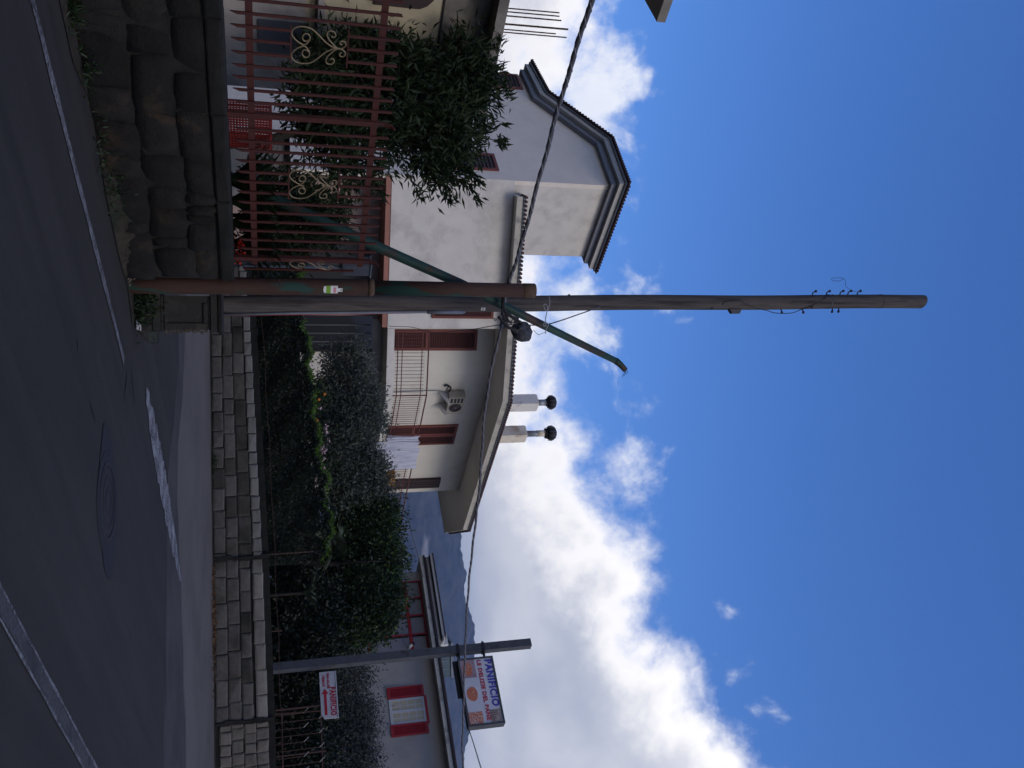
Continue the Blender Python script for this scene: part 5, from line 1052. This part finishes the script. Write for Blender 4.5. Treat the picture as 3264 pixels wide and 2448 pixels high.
v_, f_ = leaf_mesh(b - Z * .06 + rng.normal(size=(120, 3)) * np.array([.09, .05, .06]), rng.normal(size=(120, 3)), .06, .05); mesh_np('leaves', [v_], [f_], M['lf_weed'], t)

# hedge behind the far wall
def hedge():
    t = thing('hedge', fwp(2, .9, 1.2), 'long clipped dark hedge with bright green top along the stone wall', 'hedge')
    us = [930, 1010, 1250, 1400, 1500, 1640, 1750, 1790]; tops = [W(u, v, FW0 + NIN * .9, FWD)[2] for u, v in zip(us, (955, 962, 990, 1003, 1022, 1040, 1040, 1015))]; ss = [SU(u) * 1.03 for u in us]
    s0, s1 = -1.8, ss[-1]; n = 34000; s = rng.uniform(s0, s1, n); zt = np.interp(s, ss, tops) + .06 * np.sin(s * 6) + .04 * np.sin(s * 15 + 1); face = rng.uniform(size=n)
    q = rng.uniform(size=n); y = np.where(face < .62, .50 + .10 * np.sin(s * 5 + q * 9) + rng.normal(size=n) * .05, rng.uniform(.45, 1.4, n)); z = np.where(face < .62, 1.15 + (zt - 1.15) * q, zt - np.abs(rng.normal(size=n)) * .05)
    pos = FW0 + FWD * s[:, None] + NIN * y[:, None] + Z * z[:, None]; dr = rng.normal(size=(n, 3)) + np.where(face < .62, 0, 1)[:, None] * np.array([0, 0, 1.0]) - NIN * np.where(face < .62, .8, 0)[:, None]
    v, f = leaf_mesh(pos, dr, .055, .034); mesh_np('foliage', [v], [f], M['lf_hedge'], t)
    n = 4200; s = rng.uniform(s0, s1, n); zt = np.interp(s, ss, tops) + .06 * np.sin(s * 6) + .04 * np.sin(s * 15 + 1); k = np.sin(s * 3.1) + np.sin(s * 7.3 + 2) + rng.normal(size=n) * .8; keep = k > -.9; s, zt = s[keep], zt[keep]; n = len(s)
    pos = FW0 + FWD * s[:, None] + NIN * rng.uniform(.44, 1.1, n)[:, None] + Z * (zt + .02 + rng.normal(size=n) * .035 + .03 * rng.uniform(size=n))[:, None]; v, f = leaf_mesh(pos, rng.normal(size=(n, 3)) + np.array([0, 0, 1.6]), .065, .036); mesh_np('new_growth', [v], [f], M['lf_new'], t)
    mb = MB(); a = FW0 + FWD * s0 + NIN * .62
    for k in range(40):
        q = FW0 + FWD * (s0 + (s1 - s0) * k / 40) + NIN * .95; mb.tube([q + Z * .5, q + V(random.uniform(-.1, .1), 0, 0) + Z * 2.2], .02, 5)
    mb.build('stems', M['bark'], t)
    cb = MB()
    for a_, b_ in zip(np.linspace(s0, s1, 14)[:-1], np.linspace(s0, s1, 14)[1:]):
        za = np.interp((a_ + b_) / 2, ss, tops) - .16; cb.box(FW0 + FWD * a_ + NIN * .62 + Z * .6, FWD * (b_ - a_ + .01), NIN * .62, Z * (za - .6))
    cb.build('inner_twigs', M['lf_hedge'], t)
hedge()
gp_ = lambda u, Y: V(P(u, 700, Y)[0], Y, .45)
# trees and shrubs of the gardens beyond the far wall
tree('olive_tree', 'grey green olive tree rising over the hedge below the balcony', [(1210, 1110, 23.2, 110, 95, .8), (1330, 1120, 23.0, 110, 100, .9), (1420, 1060, 22.8, 110, 90, .9), (1480, 1150, 22.9, 80, 80, .8), (1290, 1040, 22.9, 70, 60, .7), (1550, 1100, 22.8, 60, 70, .7), (1530, 1200, 22.9, 40, 50, .5)],
     2600, 16, .105, .034, 'lf_olive', [gp_(1420, 22.8), P(1390, 940, 22.8), P(1345, 1018, 22.9), P(1290, 1090, 23.0)], spread=.13, up=.25, limbs=30, r0=.10)
tree('evergreen_tree', 'dense green citrus tree between the olive and the sign pole', [(1690, 1190, 23.1, 100, 85, .9), (1820, 1170, 22.9, 120, 105, 1.0), (1930, 1160, 22.8, 100, 110, .9), (1760, 1080, 23.2, 130, 90, .9), (1620, 1150, 23.1, 80, 90, .8), (2000, 1090, 22.7, 85, 110, .8), (1900, 1235, 22.9, 80, 55, .6), (1770, 1235, 23.1, 70, 50, .5), (1640, 1225, 23.1, 60, 45, .5), (1980, 1205, 22.8, 50, 50, .5), (1780, 970, 22.9, 140, 70, .6)],
     2500, 16, .11, .046, 'lf_dark', [gp_(1800, 22.4), P(1800, 1000, 22.4), P(1790, 1120, 22.4)], spread=.14, up=.3, limbs=20, r0=.09, extra=('lf_top', .09, .9))
tree('drooping_olive', 'drooping grey leaved olive in front of the bakery house window', [(2200, 1060, 23.0, 90, 80, .8), (2320, 1080, 23.0, 110, 100, .9), (2430, 1080, 22.9, 90, 110, .9), (2150, 1140, 23.2, 60, 60, .6), (2280, 1170, 23.2, 60, 45, .6), (2400, 1170, 23.0, 80, 45, .6), (2090, 1080, 22.6, 60, 90, .6), (2560, 1080, 22.9, 110, 110, .9)],
     2000, 16, .11, .028, 'lf_willow', [gp_(2330, 23), P(2340, 980, 23), P(2330, 1090, 23)], spread=.15, droop=.55, limbs=24, r0=.08)
tree('shrub', 'dark tangled shrub mass between the wire fence and the sign pole', [(1880, 925,  21.6,  130, 90,  .5), (2020, 925,  21.3,  120, 95,  .5), (2150, 905,  21.2,  120, 85,  .5), (2300, 935,  21.4,  130, 110,  .5), (2440, 935,  21.2,  120, 110,  .5), (1960, 1020, 21.8, 100, 60, .5), (2100, 1000, 21.6, 90, 60, .5), (2250, 1010, 22, 90, 60, .5), (2580, 960, 21.2, 120, 80, .5)],
     2600, 16, .12, .055, 'lf_hedge', [gp_(2100, 21.5), P(2100, 900, 21.5), P(2090, 960, 21.5)], 'shrub', spread=.15, limbs=20, r0=.05)
o_t = tree('orange_tree', 'small orange tree with ripe fruit just above the hedge', [(1270, 1010, 22.0, 38, 30, .3), (1240, 990, 22.0, 30, 30, .3), (1300, 985, 22.0, 40, 25, .3)], 70, 14, .09, .04, 'lf_dark', [gp_(1265, 22), P(1265, 930, 22), P(1265, 1000, 22)], spread=.09, limbs=6, r0=.03)
for u, v in ((1256, 1034), (1273, 1016), (1340, 1010)):
    c = P(u, v, 21.7); MB().tube([c + Z * s * .04 for s in (-1, -.8, -.3, .3, .8, 1)], [.006, .026, .041, .041, .026, .006], 10).build('orange', M['orange'], o_t, True)
def camellia():
    c = P(1470, 1022, 21.9); t = thing('flowering_shrub', V(c[0], c[1], .5), 'pink flowering shrub showing above the hedge', 'shrub'); n = 900
    v, f = leaf_mesh(c + rng.normal(size=(n, 3)) * np.array([.55, .2, .30]), rng.normal(size=(n, 3)), .08, .04); mesh_np('foliage', [v], [f], M['lf_dark'], t)
    vs, fs = [], []
    for k in range(28):
        q = c + rng.normal(size=3) * np.array([.45, .05, .12]) + V(0, -.3, .04); v, f = leaf_mesh(q + rng.normal(size=(7, 3)) * .02, rng.normal(size=(7, 3)), .05, .04); vs.append(v); fs.append(f)
    mesh_np('blooms', vs, fs, M['flower'], t); MB().tube([V(c[0], c[1], .5), c], .03, 6).build('stem', M['bark'], t)
camellia()
def cycad():
    c = P(1700, 1035, 20.95); t = thing('cycad', V(c[0], c[1], .5), 'cycad with long arching ribbed fronds above the hedge', 'palm'); MB().tube([V(c[0], c[1], .45), c], .14, 10).build('trunk', M['bark'], t)
    k = 0
    for i in range(22):
        a = 6.283 * i / 22 + random.uniform(-.1, .1); el = random.uniform(.25, 1.1); L_ = random.uniform(1.0, 1.35); d = V(math.cos(a), math.sin(a) * .7, 0); mb = MB(); spine = []
        for j in range(9):
            q = j / 8; spine.append(c + d * L_ * math.cos(el) * q ** 1.1 + Z * L_ * (math.sin(el) * q - .45 * q * q))
        mb.tube(spine, .008, 4, False); sd_ = nrm(np.cross(d, Z))
        for j in range(1, 26):
            q = j / 26; p = spine[int(q * 8)] * (1 - (q * 8) % 1) + spine[min(int(q * 8) + 1, 8)] * ((q * 8) % 1); ll = .26 * math.sin(math.pi * (.12 + .85 * q)); fwd = nrm(spine[min(int(q * 8) + 1, 8)] - spine[int(q * 8)] + 1e-6)
            for s in (-1, 1):
                tip = p + (sd_ * s * .85 + fwd * .45 + Z * .15) * ll; mb.add([p - fwd * .024, p + fwd * .024, tip], [(0, 1, 2)])
        mb.build('frond', M['lf_cycad'], t)
cycad()
yb = P(1890, 965, 20.35); strap_plant('yucca', 'spiky yucca rosette behind the wire fence', yb, 60, .75, .05, 'lf_yucca', .8, .75)
MB().tube([V(yb[0], yb[1], 1.3), yb + Z * .03], .035, 8).build('stem', M['bark'], bpy.data.objects['yucca'])

# wire fence and spiked barrier on the far wall
def wire_fence():
    t = thing('wire_fence', fwp(SU(2000), .3, 1.7), 'rusty wire fence strung on thin posts along the stone wall top', 'fence')
    for u, v0, v1 in ((1768, 850, 1000), (2012, 868, 900), (2275, 885, 1034)):
        a = W(u, v0, FW0 + NIN * .25, FWD); b = W(u - (v1 - v0) * .07, v1, FW0 + NIN * .25, FWD); MB().tube([V(a[0], a[1], a[2] - .15), b], .016, 6).build('post', M['railr'], t)
    for dz in (.13,): MB().tube([fwp(s, .25, FTOP(s) + dz + .015 * math.sin(s * 3)) for s in np.linspace(-1.5, SU(2300) if dz > .3 else 14, 40)], .006, 4).build('strand', M['railr'], t)
wire_fence()
def spikes():
    t = thing('spiked_railing', fwp(SU(2400), .3, 1.8), 'rusty railing of bars with alternating bent spike tips at the wall end', 'railing')
    s0 = SU(2300); z0 = FTOP(s0) + .02
    for zz in (.12, .95): MB().tube([fwp(s0, .32, z0 + zz), fwp(s0 + 7, .32, z0 + zz + .08)], .014, 6).build('rail', M['railr'], t)
    for k in range(44):
        s = s0 + .04 + k * .15; hh = .93 if k % 2 else .60; sg = 1; b = fwp(s, .32, z0 - .02); MB().tube([b, b + Z * hh, b + Z * (hh + .002)], .010, 5).build('bar', M['railr'], t); MB().tube([b + Z * hh, b + Z * (hh + .10) - FWD * .10 - NIN * .05], [.010, .007], 5).build('spike_tip', M['hpale'], t)
    MB().tube([fwp(SU(2440), .3, z0), fwp(SU(2440), .3, z0 + 1.05)], .018, 6).build('post', M['railr'], t)
spikes()

# weeds, litter, gravel along the verges
def weeds(u, v, n, sx, h, label, m='lf_weed', name='weed_clump', ln=.06):
    c = G(u, v); t = thing(name, c, label, 'weed'); s_ = rng.normal(size=(n, 2)); p = np.stack([c[0] + s_[:, 0] * sx, c[1] + s_[:, 1] * sx * .45, c[2] + np.abs(rng.normal(size=n)) * h * .5], 1); vv, f = leaf_mesh(p, rng.normal(size=(n, 3)) * .7 + np.array([0, 0, 1.0]), ln, ln * .3); mesh_np('leaves', [vv], [f], M[m], t)
weeds(20, 212, 170, .10, .12, 'weed clump at the foot of the blackened wall by the frame edge'); weeds(190, 252, 150, .16, .14, 'low weed clump under the small paired stones of the blackened wall'); weeds(420, 305, 200, .20, .13, 'weeds at the blackened wall foot below the red crates'); weeds(540, 332, 260, .17, .17, 'green weed tuft at the blackened wall foot beside the gravel')
weeds(965, 425, 700, .13, .20, 'leafy weed clump at the foot of the two poles', 'lf_weed', 'weed_clump', .065); weeds(880, 425, 350, .14, .16, 'short dark weeds left of the steel post base')
weeds(2375, 700, 420, .22, .34, 'leafy weed clump at the foot of the tan block wall', 'lf_top'); weeds(1480, 672, 120, .16, .14, 'small dark weed at the foot of the grey block wall')
for u, lab in ((2050, 'dead leaves drifted along the block wall foot below the sign pole'), (1930, 'dead leaves at the block wall foot below the yucca')): weeds(u, 676, 260, .45, .05, lab, 'lf_dry', 'leaf_litter', .07)
def gravel():
    mb = MB()
    for i in range(1500):
        k = random.random() ** .7; a = verge[3] * (1 - k) + verge[6] * k; off_ = min(abs(random.gauss(.03, .12)), .3); q = a + left_n(FD) * off_ + FD * random.gauss(0, .1); r = random.choice((.006, .009, .012, .02)) * random.uniform(.7, 1.2); z = gz(q[0], q[1]) + .02 + off_ * .75 * min(1, k * 1.6)
        vs = [V(q[0], q[1], z) + r * V(random.uniform(.6, 1) * x, random.uniform(.6, 1) * y, .6 * zz) for x, y, zz in ((1, 0, 0), (0, 1, 0), (-1, 0, 0), (0, -1, 0), (0, 0, 1), (0, 0, -1))]; mb.add(vs, [(0, 1, 4), (1, 2, 4), (2, 3, 4), (3, 0, 4), (1, 0, 5), (2, 1, 5), (3, 2, 5), (0, 3, 5)])
    o = mb.build('gravel', M['pebble']); o['kind'] = 'stuff'; o['label'] = 'loose gravel along the verge below the blackened wall'; o['category'] = 'gravel'
gravel()
c = G(1036, 424); tag(MB().add([c + V(-.05, -.02, .035), c + V(.05, -.03, .04), c + V(.06, .05, .075), c + V(-.02, .04, .05), c + V(0, 0, .085)], [(0, 1, 4), (1, 2, 4), (2, 3, 4), (3, 0, 4)]).build('paper_scrap', M['scrap']), 'crumpled white paper scrap on the verge below the gate pier', 'litter')

# ------------------------------------------------------------------ the air between here and the mountains
hm = bpy.data.materials.new('haze'); hm.use_nodes = True; nt = hm.node_tree; nt.nodes.clear(); vo = nt.nodes.new('ShaderNodeVolumePrincipled'); vo.inputs['Color'].default_value = (.46, .63, 1, 1); vo.inputs['Density'].default_value = 1.7e-4; vo.inputs['Anisotropy'].default_value = .2
ou = nt.nodes.new('ShaderNodeOutputMaterial'); nt.links.new(vo.outputs[0], ou.inputs['Volume'])
hz = MB().box(V(-9000, -9000, -120), V(18000, 0, 0), V(0, 18000, 0), Z * 860).build('haze', hm); hz['kind'] = 'stuff'; hz['label'] = 'pale blue air in front of the mountains'
